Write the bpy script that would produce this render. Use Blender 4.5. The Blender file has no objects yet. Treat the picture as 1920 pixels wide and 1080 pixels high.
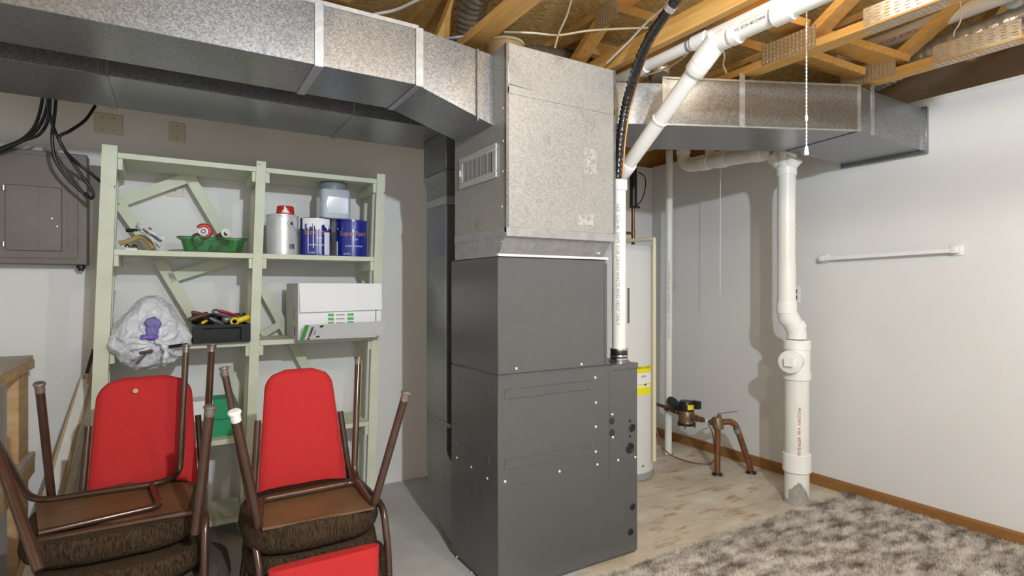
import bpy, bmesh, math, random
import numpy as np
from mathutils import Vector, Matrix
random.seed(7); rng = np.random.default_rng(7)
S = bpy.context.scene
COL = S.collection
R = math.radians

# ------------------------------------------------------------------ camera, light, exposure
CAM_H = 1.35; YAW = R(31.2); FPX = 1052.0
cam_d = bpy.data.cameras.new('camera'); cam = bpy.data.objects.new('camera', cam_d); COL.objects.link(cam)
cam.location = (0, 0, CAM_H); cam.rotation_euler = (R(90), 0, -YAW)
cam_d.sensor_width = 36; cam_d.lens = 36 * FPX / 1920; cam_d.clip_start = 0.02
S.camera = cam
S.view_settings.view_transform = 'Standard'; S.view_settings.look = 'None'
S.view_settings.gamma = 1; S.view_settings.use_curve_mapping = False
S.view_settings.exposure = 0.46
W = bpy.data.worlds.new('world'); S.world = W; W.use_nodes = True
W.node_tree.nodes['Background'].inputs[0].default_value = (1.0, 0.97, 0.92, 1)
W.node_tree.nodes['Background'].inputs[1].default_value = 0.0   # closed basement room, no sky

def point_light(name, loc, power, col, rad):
    l = bpy.data.lights.new(name, 'POINT'); l.energy = power; l.color = col; l.shadow_soft_size = rad
    o = bpy.data.objects.new(name, l); o.location = loc; COL.objects.link(o); return o
# bare ceiling bulbs above and behind the camera; the doubled shadow edges on both walls point back to them
point_light('ceiling_bulb_offscreen', (0.60, -0.80, 2.40), 215, (0.83, 0.925, 1.0), 0.035)
point_light('second_ceiling_bulb_offscreen', (1.41, 0.40, 2.43), 27, (0.94, 0.97, 1.0), 0.03)

# measuring helpers: where the sight line of a pixel meets a known plane of the room
CF = Vector((math.sin(YAW), math.cos(YAW), 0)); CR = Vector((math.cos(YAW), -math.sin(YAW), 0)); CO = Vector((0, 0, CAM_H))
def _on(u, v, ax, val):
    d = CF + CR * ((u - 960) / FPX) + Vector((0, 0, (540 - v) / FPX))
    return CO + d * ((val - CO[ax]) / d[ax])
def PX(u, v, x): return _on(u, v, 0, x)
def PY(u, v, y): return _on(u, v, 1, y)
def PZ(u, v, z): return _on(u, v, 2, z)
def V(*a): return Vector(a)

# ------------------------------------------------------------------ materials
MATS = {}
def M(name, c1, c2=None, scale=8, rough=0.6, metal=0.0, bump=0.0, bscale=60, detail=4, stretch=(1, 1, 1), spec=0.5,
      contrast=(0.35, 0.65), kind='noise', alpha=None, trans=0.0, coat=0.0, emit=None, rvar=0.0, stain=None, nrough=0.6):
    if name in MATS: return MATS[name]
    m = bpy.data.materials.new(name); m.use_nodes = True; MATS[name] = m
    nt = m.node_tree; n = nt.nodes; L = nt.links; b = n['Principled BSDF']
    b.inputs['Base Color'].default_value = (*c1, 1); b.inputs['Roughness'].default_value = rough
    b.inputs['Metallic'].default_value = metal; b.inputs['Specular IOR Level'].default_value = spec
    if trans: b.inputs['Transmission Weight'].default_value = trans
    if coat: b.inputs['Coat Weight'].default_value = coat; b.inputs['Coat Roughness'].default_value = 0.15
    if alpha is not None: b.inputs['Alpha'].default_value = alpha
    if emit: b.inputs['Emission Color'].default_value = (*emit[0], 1); b.inputs['Emission Strength'].default_value = emit[1]
    tc = n.new('ShaderNodeTexCoord'); mp = n.new('ShaderNodeMapping'); mp.inputs['Scale'].default_value = stretch
    L.new(tc.outputs['Object'], mp.inputs['Vector'])
    last = None
    if c2 is not None:
        if kind == 'voronoi':
            t = n.new('ShaderNodeTexVoronoi'); t.inputs['Scale'].default_value = scale
            sp = n.new('ShaderNodeSeparateColor'); L.new(t.outputs['Color'], sp.inputs[0]); out = sp.outputs[0]
        elif kind == 'wave':
            t = n.new('ShaderNodeTexWave'); t.inputs['Scale'].default_value = scale; t.inputs['Distortion'].default_value = 6
            t.inputs['Detail'].default_value = detail; t.inputs['Detail Scale'].default_value = 1.5; out = t.outputs['Fac']
        else:
            t = n.new('ShaderNodeTexNoise'); t.inputs['Scale'].default_value = scale; t.inputs['Detail'].default_value = detail
            t.inputs['Roughness'].default_value = nrough; out = t.outputs['Fac']
        L.new(mp.outputs[0], t.inputs['Vector'])
        cr = n.new('ShaderNodeValToRGB'); cr.color_ramp.elements[0].position = contrast[0]; cr.color_ramp.elements[1].position = contrast[1]
        cr.color_ramp.elements[0].color = (*c1, 1); cr.color_ramp.elements[1].color = (*c2, 1)
        L.new(out, cr.inputs[0]); last = cr.outputs[0]
        if rvar:
            mr = n.new('ShaderNodeMapRange'); mr.inputs[3].default_value = max(0.05, rough - rvar); mr.inputs[4].default_value = rough + rvar
            L.new(out, mr.inputs[0]); L.new(mr.outputs[0], b.inputs['Roughness'])
    if stain is not None:   # (colour, scale, low, high): blotches of dirt with a shape of their own
        t = n.new('ShaderNodeTexNoise'); t.inputs['Scale'].default_value = stain[1]; t.inputs['Detail'].default_value = 8
        t.inputs['Roughness'].default_value = 0.7; L.new(tc.outputs['Object'], t.inputs['Vector'])
        mr = n.new('ShaderNodeMapRange'); mr.inputs[1].default_value = stain[2]; mr.inputs[2].default_value = stain[3]
        L.new(t.outputs['Fac'], mr.inputs[0])
        mx = n.new('ShaderNodeMix'); mx.data_type = 'RGBA'; mx.inputs['B'].default_value = (*stain[0], 1)
        if last: L.new(last, mx.inputs['A'])
        else: mx.inputs['A'].default_value = (*c1, 1)
        L.new(mr.outputs[0], mx.inputs['Factor']); last = mx.outputs['Result']
    if last: L.new(last, b.inputs['Base Color'])
    if bump:
        t2 = n.new('ShaderNodeTexNoise'); t2.inputs['Scale'].default_value = bscale; t2.inputs['Detail'].default_value = 3
        L.new(mp.outputs[0], t2.inputs['Vector'])
        bp = n.new('ShaderNodeBump'); bp.inputs['Strength'].default_value = bump; bp.inputs['Distance'].default_value = 0.01
        L.new(t2.outputs['Fac'], bp.inputs['Height']); L.new(bp.outputs[0], b.inputs['Normal'])
    return m
wall_m = M('wall_paint', (0.73, 0.725, 0.715), (0.77, 0.765, 0.755), 1.2, 0.75, bump=0.05, bscale=120, stain=((0.40, 0.36, 0.31), 9, 0.74, 0.82))
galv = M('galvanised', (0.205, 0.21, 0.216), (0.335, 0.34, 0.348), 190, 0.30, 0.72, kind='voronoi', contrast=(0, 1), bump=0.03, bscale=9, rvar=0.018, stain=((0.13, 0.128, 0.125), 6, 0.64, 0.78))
galv_warm = M('galvanised_plenum', (0.355, 0.350, 0.335), (0.450, 0.443, 0.425), 160, 0.42, 0.40, kind='voronoi', contrast=(0, 1), bump=0.04, bscale=6, rvar=0.07, stain=((0.24, 0.22, 0.20), 5, 0.56, 0.76))
galv_new = M('galvanised_new', (0.40, 0.405, 0.41), (0.48, 0.485, 0.49), 40, 0.38, 0.6, kind='voronoi', contrast=(0, 1))
furn = M('furnace_paint', (0.100, 0.103, 0.105), (0.107, 0.110, 0.112), 30, 0.33, 0.10, coat=0.15)
furn_dk = M('furnace_seam', (0.03, 0.03, 0.032), rough=0.5)
black = M('black_rubber', (0.012, 0.012, 0.013), rough=0.4)
screw_m = M('screw_zinc', (0.85, 0.85, 0.86), rough=0.25, metal=0.4)
chrome = M('steel_bright', (0.62, 0.62, 0.63), rough=0.22, metal=1.0)
pvc = M('pvc_white', (0.80, 0.785, 0.74), (0.85, 0.84, 0.80), 5, 0.38, stain=((0.60, 0.52, 0.38), 9, 0.68, 0.85))
pvc_b = M('pvc_bright', (0.86, 0.855, 0.83), (0.89, 0.885, 0.86), 5, 0.33)
pvc_cream = M('cpvc_cream', (0.76, 0.69, 0.48), rough=0.4)
copper = M('copper_old', (0.36, 0.15, 0.065), (0.20, 0.11, 0.06), 22, 0.42, 0.75)
copper_n = M('copper_bright', (0.62, 0.28, 0.12), rough=0.35, metal=0.85)
brass = M('brass_old', (0.30, 0.21, 0.12), (0.20, 0.13, 0.08), 35, 0.45, 0.7)
pine = M('pine_lumber', (0.60, 0.33, 0.085), (0.72, 0.45, 0.155), 6, 0.65, stretch=(9, 0.7, 9), detail=6, bump=0.05, bscale=30, stain=((0.30, 0.14, 0.04), 14, 0.70, 0.78))
pine_d = M('pine_dark', (0.58, 0.32, 0.085), (0.70, 0.44, 0.150), 6, 0.7, stretch=(2, 2, 2), detail=6, stain=((0.18, 0.08, 0.03), 12, 0.68, 0.78))
osb = M('strand_board', (0.48, 0.29, 0.085), (0.74, 0.53, 0.22), 26, 0.8, stretch=(1, 2.2, 1), detail=8, bump=0.3, bscale=40, stain=((0.15, 0.08, 0.03), 30, 0.58, 0.70))
plate_m = M('nail_plate', (0.50, 0.50, 0.49), (0.62, 0.62, 0.60), 60, 0.4, 0.75, kind='voronoi', contrast=(0, 1))
slot_m = pine   # the wood that shows through the punched slots
shelf_m = M('pale_green_paint', (0.57, 0.60, 0.46), (0.63, 0.66, 0.53), 7, 0.62, bump=0.08, bscale=40, stain=((0.42, 0.40, 0.24), 11, 0.68, 0.78))
wood_old = M('bench_lumber', (0.42, 0.25, 0.11), (0.58, 0.40, 0.22), 7, 0.7, stretch=(1, 1, 4), detail=6, stain=((0.25, 0.14, 0.06), 10, 0.66, 0.78))
wood_top = M('bench_top_wood', (0.40, 0.35, 0.29), (0.52, 0.46, 0.38), 10, 0.75, stretch=(5, 1, 1), detail=6)
base_m = M('stained_baseboard', (0.26, 0.115, 0.032), (0.32, 0.15, 0.045), 10, 0.45, stretch=(8, 1, 8), detail=5)
tube_m = M('bronze_tube', (0.068, 0.034, 0.023), (0.09, 0.046, 0.031), 12, 0.24, 0.40, coat=0.3)
red_f = M('red_fabric', (0.44, 0.022, 0.025), (0.52, 0.034, 0.035), 300, 0.85, bump=0.25, bscale=700, spec=0.2)
tweed = M('brown_tweed', (0.016, 0.010, 0.006), (0.066, 0.041, 0.021), 130, 0.9, bump=0.5, bscale=220, stretch=(1.6, 1.6, 0.22), spec=0.2, contrast=(0.38, 0.62))
hardb = M('brown_hardboard', (0.105, 0.052, 0.022), (0.16, 0.082, 0.036), 5, 0.5, stain=((0.09, 0.05, 0.03), 6, 0.62, 0.75))
white_p = M('white_plastic', (0.82, 0.82, 0.81), rough=0.35)
beige_p = M('beige_plate', (0.62, 0.57, 0.46), rough=0.5)
panel_m = M('panel_grey', (0.150, 0.128, 0.115), (0.170, 0.147, 0.133), 5, 0.45, 0.2)
heater_m = M('heater_enamel', (0.70, 0.70, 0.69), rough=0.35)
grey_m = M('grey_plastic', (0.20, 0.225, 0.26), rough=0.4)
yellow_m = M('yellow_label', (0.90, 0.82, 0.01), rough=0.5)
ink = M('black_ink', (0.02, 0.02, 0.02), rough=0.6)
red_ink = M('red_ink', (0.45, 0.05, 0.06), rough=0.6)
grey_ink = M('grey_ink', (0.32, 0.30, 0.29), rough=0.6)
paper = M('white_paper', (0.86, 0.86, 0.87), rough=0.7)
green_ink = M('green_ink', (0.10, 0.42, 0.10), rough=0.6)
can_s = M('can_silver', (0.62, 0.62, 0.64), (0.72, 0.72, 0.74), 10, 0.35, 0.35)
can_b = M('can_blue', (0.008, 0.020, 0.26), rough=0.25, coat=0.4)
orange_ink = M('orange_ink', (0.55, 0.22, 0.08), rough=0.6)
red_p = M('red_plastic', (0.50, 0.03, 0.025), rough=0.35)
clear_jar = M('jar_plastic', (0.46, 0.52, 0.60), rough=0.12, coat=0.5, bump=0.05, bscale=8)
green_glass = M('green_glass', (0.22, 0.56, 0.26), rough=0.06, trans=0.88, coat=0.3)
bag_m = M('bag_plastic', (0.66, 0.685, 0.74), (0.69, 0.71, 0.76), 14, 0.30, bump=0.9, bscale=26, coat=0.25, detail=8)
purple = M('purple_cloth', (0.17, 0.16, 0.38), (0.24, 0.19, 0.50), 12, 0.7)
tool_blk = M('tool_black', (0.010, 0.010, 0.012), rough=0.45, spec=0.25, stain=((0.60, 0.60, 0.62), 30, 0.63, 0.66))
tool_brn = M('tool_brown', (0.12, 0.05, 0.03), rough=0.5)
tool_gry = M('tool_grey', (0.16, 0.17, 0.18), (0.26, 0.26, 0.27), 20, 0.4, 0.5)
yellow_p = M('yellow_plastic', (0.85, 0.62, 0.02), rough=0.35)
carton_w = M('white_carton', (0.80, 0.81, 0.83), rough=0.7)
carton_g = M('carton_side', (0.78, 0.785, 0.80), rough=0.8)
carton_u = M('carton_flap_outside', (0.78, 0.785, 0.80), rough=0.7)
green_c = M('green_carton', (0.01, 0.30, 0.13), rough=0.6)
cord_w = M('cable_cream', (0.66, 0.58, 0.42), rough=0.5)
cord_l = M('cable_white', (0.72, 0.68, 0.66), rough=0.5)
flex_m = M('flex_dark_foil', (0.20, 0.17, 0.13), (0.33, 0.29, 0.24), 14, 0.3, 0.6)
foil_m = M('foil_wrap', (0.50, 0.52, 0.55), (0.64, 0.66, 0.69), 20, 0.3, 0.7, bump=0.5, bscale=25)
vap_m = M('clear_film', (0.75, 0.74, 0.72), rough=0.12, alpha=0.30, bump=0.8, bscale=14, spec=0.8)
stick_w = M('white_trim_wood', (0.72, 0.70, 0.66), rough=0.6)
stick_t = M('tan_dowel', (0.48, 0.36, 0.20), rough=0.6)
bulb_m = M('bulb_glass', (1, 0.95, 0.85), rough=0.3, emit=((1, 0.93, 0.80), 8))
cement = M('cement_patch', (0.30, 0.29, 0.27), (0.40, 0.38, 0.35), 30, 0.9)

# concrete: grey on the shelf side, tan and stained past the furnace
def concrete():
    m = bpy.data.materials.new('concrete_floor'); m.use_nodes = True; nt = m.node_tree; n = nt.nodes; L = nt.links; b = n['Principled BSDF']
    b.inputs['Roughness'].default_value = 0.7
    tc = n.new('ShaderNodeTexCoord')
    def noise(scale, lo, hi, c1, c2, st=(1, 1, 1), det=6):
        mp = n.new('ShaderNodeMapping'); mp.inputs['Scale'].default_value = st; L.new(tc.outputs['Object'], mp.inputs[0])
        t = n.new('ShaderNodeTexNoise'); t.inputs['Scale'].default_value = scale; t.inputs['Detail'].default_value = det; t.inputs['Roughness'].default_value = 0.65
        L.new(mp.outputs[0], t.inputs[0])
        r = n.new('ShaderNodeValToRGB'); r.color_ramp.elements[0].position = lo; r.color_ramp.elements[1].position = hi
        r.color_ramp.elements[0].color = (*c1, 1); r.color_ramp.elements[1].color = (*c2, 1); L.new(t.outputs[0], r.inputs[0]); return r.outputs[0], t.outputs[0]
    g, _ = noise(3, 0.35, 0.65, (0.42, 0.42, 0.425), (0.52, 0.52, 0.525))
    t, _ = noise(2.2, 0.33, 0.66, (0.46, 0.39, 0.29), (0.68, 0.62, 0.53), (1.0, 1.8, 1))
    _, s = noise(5, 0.3, 0.7, (0, 0, 0), (1, 1, 1), (0.8, 2.5, 1), 9)
    mr = n.new('ShaderNodeMapRange'); mr.inputs[1].default_value = 0.53; mr.inputs[2].default_value = 0.68; L.new(s, mr.inputs[0])
    st = n.new('ShaderNodeMix'); st.data_type = 'RGBA'; L.new(mr.outputs[0], st.inputs['Factor']); L.new(t, st.inputs['A']); st.inputs['B'].default_value = (0.36, 0.25, 0.13, 1)
    sx = n.new('ShaderNodeSeparateXYZ'); L.new(tc.outputs['Object'], sx.inputs[0])
    m2 = n.new('ShaderNodeMapRange'); m2.inputs[1].default_value = 1.55; m2.inputs[2].default_value = 1.75; L.new(sx.outputs[0], m2.inputs[0])
    mx = n.new('ShaderNodeMix'); mx.data_type = 'RGBA'; L.new(m2.outputs[0], mx.inputs['Factor']); L.new(g, mx.inputs['A']); L.new(st.outputs['Result'], mx.inputs['B'])
    L.new(mx.outputs['Result'], b.inputs['Base Color'])
    bp = n.new('ShaderNodeBump'); bp.inputs['Strength'].default_value = 0.15; bp.inputs['Distance'].default_value = 0.01; L.new(s, bp.inputs['Height']); L.new(bp.outputs[0], b.inputs['Normal'])
    return m
conc = concrete()
carpet_m = M('carpet_mottled', (0.17, 0.13, 0.10), (0.76, 0.71, 0.65), 9, 0.95, stretch=(0.7, 1.5, 1), detail=15, contrast=(0.37, 0.585), nrough=0.74, spec=0.1)

# ------------------------------------------------------------------ mesh helpers
class MB:
    def __init__(s): s.v = []; s.f = []
    def add(s, vs, fs):
        o = len(s.v); s.v += [tuple(p) for p in vs]; s.f += [tuple(i + o for i in f) for f in fs]; return s
    def box(s, lo, hi):
        x0, y0, z0 = lo; x1, y1, z1 = hi
        return s.hexa([(x0, y0, z0), (x1, y0, z0), (x1, y1, z0), (x0, y1, z0), (x0, y0, z1), (x1, y0, z1), (x1, y1, z1), (x0, y1, z1)])
    def hexa(s, p): return s.add(p, [(3, 2, 1, 0), (4, 5, 6, 7), (0, 1, 5, 4), (1, 2, 6, 5), (2, 3, 7, 6), (3, 0, 4, 7)])
    def rbox(s, lo, hi, r, seg=2):
        bm = bmesh.new(); bmesh.ops.create_cube(bm, size=1)
        lo, hi = Vector(lo), Vector(hi)
        for v in bm.verts: v.co = Vector(((lo[i] + hi[i]) / 2 + v.co[i] * (hi[i] - lo[i]) for i in range(3)))
        bmesh.ops.bevel(bm, geom=bm.edges[:], offset=r, segments=seg, profile=0.5, affect='EDGES')
        return s.bm(bm)
    def bm(s, bm, mat=None):
        bm.verts.index_update()
        vs = [(mat @ v.co if mat else v.co)[:] for v in bm.verts]; fs = [[v.index for v in f.verts] for f in bm.faces]; bm.free(); return s.add(vs, fs)
    def beam(s, a, b, w, t, side=None):   # bar of width w (along side) and thickness t
        a, b = Vector(a), Vector(b); d = (b - a).normalized()
        sd = Vector(side) if side is not None else Vector((0, 0, 1)).cross(d)
        sd = (sd - d * sd.dot(d)).normalized(); n = d.cross(sd)
        p = []
        for c in (a, b): p += [c - sd * w / 2 - n * t / 2, c + sd * w / 2 - n * t / 2, c + sd * w / 2 + n * t / 2, c - sd * w / 2 + n * t / 2]
        return s.hexa(p)
    def tube(s, pts, r, seg=12, cap=True, closed=False):
        pts = [Vector(p) for p in pts]; n = len(pts)
        rs = r if isinstance(r, (list, tuple)) else [r] * n
        T = []
        for i in range(n):
            a = pts[max(i - 1, 0)]; b = pts[min(i + 1, n - 1)]
            if closed: a = pts[i - 1]; b = pts[(i + 1) % n]
            T.append((b - a).normalized())
        up = Vector((0, 0, 1)) if abs(T[0].z) < 0.9 else Vector((1, 0, 0))
        nx = T[0].cross(up).normalized(); vs = []
        for i in range(n):
            nx = (nx - T[i] * nx.dot(T[i])).normalized(); ny = T[i].cross(nx)
            for k in range(seg):
                a = 2 * math.pi * k / seg; vs.append(pts[i] + (nx * math.cos(a) + ny * math.sin(a)) * rs[i])
        fs = []
        for i in range(n if closed else n - 1):
            j = (i + 1) % n
            for k in range(seg): fs.append((i * seg + k, i * seg + (k + 1) % seg, j * seg + (k + 1) % seg, j * seg + k))
        if cap and not closed: fs += [tuple(reversed(range(seg))), tuple(range((n - 1) * seg, n * seg))]
        return s.add(vs, fs)
    def cyl(s, a, b, r, seg=20, r2=None): return s.tube([a, b], [r, r if r2 is None else r2], seg)
    def lathe(s, prof, o, axis=(0, 0, 1), seg=28):   # prof: (radius, height)
        ax = Vector(axis).normalized(); up = Vector((0, 0, 1)) if abs(ax.z) < 0.9 else Vector((1, 0, 0))
        nx = ax.cross(up).normalized(); ny = ax.cross(nx); o = Vector(o); vs = []; fs = []
        for r, h in prof:
            for k in range(seg):
                a = 2 * math.pi * k / seg; vs.append(o + ax * h + (nx * math.cos(a) + ny * math.sin(a)) * max(r, 1e-4))
        for i in range(len(prof) - 1):
            for k in range(seg): fs.append((i * seg + k, i * seg + (k + 1) % seg, (i + 1) * seg + (k + 1) % seg, (i + 1) * seg + k))
        fs += [tuple(reversed(range(seg))), tuple(range((len(prof) - 1) * seg, len(prof) * seg))]
        return s.add(vs, fs)
    def prism(s, poly, vec):   # planar polygon pushed along vec
        n = len(poly); vec = Vector(vec); p = [Vector(q) for q in poly]
        return s.add(p + [q + vec for q in p], [tuple(reversed(range(n))), tuple(range(n, 2 * n))] + [(i, (i + 1) % n, (i + 1) % n + n, i + n) for i in range(n)])
    def build(s, name, mat, parent=None, ang=38, smooth=True):
        me = bpy.data.meshes.new(name); me.from_pydata(s.v, [], s.f)
        bm = bmesh.new(); bm.from_mesh(me); bmesh.ops.recalc_face_normals(bm, faces=bm.faces); bm.to_mesh(me); bm.free()
        me.materials.append(mat)
        if smooth: me.polygons.foreach_set('use_smooth', [True] * len(me.polygons)); me.set_sharp_from_angle(angle=R(ang))
        o = bpy.data.objects.new(name, me); COL.objects.link(o)
        if parent is not None: attach(o, parent)
        return o
def attach(o, parent):
    o.parent = parent; o.matrix_parent_inverse = Matrix.Translation(-wloc(parent))
def wloc(o):
    p = Vector(o.location)
    return p
def tag(o, label, cat, group=None, kind=None):
    if label: o['label'] = label
    if cat: o['category'] = cat
    if group: o['group'] = group
    if kind: o['kind'] = kind
    return o
def thing(name, loc, label, cat, group=None):
    o = bpy.data.objects.new(name, None); o.empty_display_size = 0.05; o.location = loc; COL.objects.link(o)
    return tag(o, label, cat, group)
def struct(o): o['kind'] = 'structure'; return o
def place(me_obj, loc, parent, rot=None):   # another object sharing the same mesh
    o = bpy.data.objects.new(me_obj.name.split('.')[0], me_obj.data); COL.objects.link(o); o.location = loc
    if rot: o.rotation_euler = rot
    attach(o, parent); return o
def fillet(pts, r, n=6):
    pts = [Vector(p) for p in pts]; out = [pts[0]]
    for i in range(1, len(pts) - 1):
        a, b, c = pts[i - 1], pts[i], pts[i + 1]; rr = r[i] if isinstance(r, dict) and i in r else (r if not isinstance(r, dict) else 0.03)
        d1, d2 = (a - b), (c - b); k = min(rr, d1.length * 0.49, d2.length * 0.49)
        p, q = b + d1.normalized() * k, b + d2.normalized() * k
        for j in range(n + 1):
            t = j / n; out.append(p * (1 - t) ** 2 + b * 2 * t * (1 - t) + q * t * t)
    return out + [pts[-1]]
def spline(pts, n=8):
    pts = [Vector(p) for p in pts]; P = [pts[0] * 2 - pts[1]] + pts + [pts[-1] * 2 - pts[-2]]; out = []
    for i in range(1, len(P) - 2):
        for j in range(n):
            t = j / n; a, b, c, d = P[i - 1:i + 3]
            out.append(0.5 * ((2 * b) + (c - a) * t + (2 * a - 5 * b + 4 * c - d) * t * t + (3 * b - a - 3 * c + d) * t ** 3))
    return out + [pts[-1]]
def text_mesh(body, size, name, mat, parent, origin, xdir, ydir, lift=0.0006, align='CENTER', bend=None):
    """flat print lying in the plane xdir/ydir; bend=(centre, radius) wraps it round an upright cylinder"""
    cu = bpy.data.curves.new('print', 'FONT'); cu.body = body; cu.size = size; cu.align_x = align; cu.align_y = 'CENTER'; cu.resolution_u = 2
    tmp = bpy.data.objects.new('print_tmp', cu); COL.objects.link(tmp)
    dg = bpy.context.evaluated_depsgraph_get(); dg.update()
    me = bpy.data.meshes.new_from_object(tmp.evaluated_get(dg)); bpy.data.objects.remove(tmp); bpy.data.curves.remove(cu)
    xd, yd = Vector(xdir).normalized(), Vector(ydir).normalized(); nd = xd.cross(yd); o = Vector(origin)
    for v in me.vertices:
        if bend:
            c, r, a0 = bend; a = a0 + v.co.x / r
            v.co = Vector((c[0] + math.cos(a) * (r + lift), c[1] + math.sin(a) * (r + lift), o.z + v.co.y))
        else: v.co = o + xd * v.co.x + yd * v.co.y + nd * lift
    me.materials.clear(); me.materials.append(mat); me.name = name
    ob = bpy.data.objects.new(name, me); COL.objects.link(ob)
    if parent is not None: attach(ob, parent)
    return ob
def curved_patch(c, r, a0, a1, z0, z1, lift=0.0008, n=10):
    mb = MB(); vs = []
    for i in range(n + 1):
        a = a0 + (a1 - a0) * i / n
        for rr in (r + lift, r - 0.002):
            for z in (z0, z1): vs.append((c[0] + math.cos(a) * rr, c[1] + math.sin(a) * rr, z))
    fs = []
    for i in range(n):
        k = i * 4; fs += [(k, k + 4, k + 5, k + 1), (k + 2, k + 3, k + 7, k + 6), (k, k + 2, k + 6, k + 4), (k + 1, k + 5, k + 7, k + 3)]
    fs += [(0, 1, 3, 2), (n * 4, n * 4 + 2, n * 4 + 3, n * 4 + 1)]
    return mb.add(vs, fs)

# ------------------------------------------------------------------ the room
XR, YB, ZT = 3.79, 3.76, 2.455
XL, YF = -2.3, -2.8
struct(MB().box((XL, YF, -0.1), (XR, YB, 0)).build('floor', conc))
struct(MB().box((XL - .1, YB, 0), (XR + .1, YB + .1, ZT)).build('wall_back', wall_m))
struct(MB().box((XR, YF - .1, 0), (XR + .1, YB, ZT)).build('wall_right', wall_m))
struct(MB().box((XL - .1, YF - .1, 0), (XL, YB, ZT)).build('wall_left', wall_m))
struct(MB().box((XL, YF - .1, 0), (XR, YF, ZT)).build('wall_front', wall_m))
# rim joist band above the walls closes the truss space
bj = MB()
bj.box((XL - .15, YB + .10, ZT), (XR + .45, YB + .14, 2.86)); bj.box((XR + .41, YF - .14, ZT), (XR + .45, YB + .10, 2.86))
bj.box((XL - .15, YF - .14, ZT), (XL - .11, YB + .10, 2.86)); bj.box((XL - .11, YF - .14, ZT), (XR + .41, YF - .10, 2.86))
struct(bj.build('trim_1', pine_d))
struct(MB().box((XL - .15, YF - .14, 2.86), (XR + .45, YB + .14, 2.88)).build('ceiling', osb))
struct(MB().box((XR + .10, YF - .1, ZT - .02), (XR + .41, YB + .1, ZT - .005)).build('trim_2', pine_d))
struct(MB().box((XR - .004, YF, ZT - .012), (XR + .1, YB, ZT + .006)).build('trim_3', stick_w))
def baseboard(name, a, b, n):
    d = Vector(n); a, b = Vector(a), Vector(b); prof = [(0, 0), (0.014, 0), (0.014, 0.062), (0.009, 0.073), (0, 0.075)]
    poly = [a + d * x + V(0, 0, z) for x, z in prof]
    return struct(MB().prism(poly, b - a).build(name, base_m, ang=20))
baseboard('baseboard_right', (XR, YF, 0), (XR, YB, 0), (-1, 0, 0))
baseboard('baseboard_back', (2.2, YB, 0), (XR - .014, YB, 0), (0, -1, 0))

# carpet with pile
CX0, CY1 = 1.40, 2.012
cp = thing('carpet', (2.6, 0.6, 0), 'brown and white mottled shag carpet on the concrete beside the furnace', 'carpet')
MB().box((CX0, -1.5, 0.0005), (XR - .016, CY1, 0.010)).build('backing', carpet_m, cp)
def pile():
    n = 150000
    xs = rng.uniform(1.45, XR - .02, n); ys = CY1 - .002 - rng.uniform(0, 1, n) ** 1.15 * 1.35
    h = rng.uniform(0.010, 0.024, n); a = rng.uniform(0, 2 * np.pi, n); lx = rng.normal(0, .007, n); ly = rng.normal(0, .007, n)
    w = 0.0016
    p = np.zeros((n, 3, 3), np.float32)
    p[:, 0] = np.stack([xs - np.cos(a) * w, ys - np.sin(a) * w, np.full(n, .008)], 1)
    p[:, 1] = np.stack([xs + np.cos(a) * w, ys + np.sin(a) * w, np.full(n, .008)], 1)
    p[:, 2] = np.stack([np.minimum(xs + lx, XR - .017), ys + ly, .006 + h], 1)
    me = bpy.data.meshes.new('pile'); me.vertices.add(3 * n); me.vertices.foreach_set('co', p.reshape(-1))
    me.loops.add(3 * n); me.loops.foreach_set('vertex_index', np.arange(3 * n, dtype=np.int32))
    me.polygons.add(n); me.polygons.foreach_set('loop_start', np.arange(0, 3 * n, 3, dtype=np.int32)); me.update(calc_edges=True)
    me.materials.append(carpet_m); o = bpy.data.objects.new('pile', me); COL.objects.link(o); attach(o, cp); o['kind'] = 'stuff'
pile()
ts = MB().box((CX0 + .2, CY1 - .004, 0.0005), (XR - .016, CY1 + .005, 0.006)).build('edge_binding', stick_t, cp)

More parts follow.
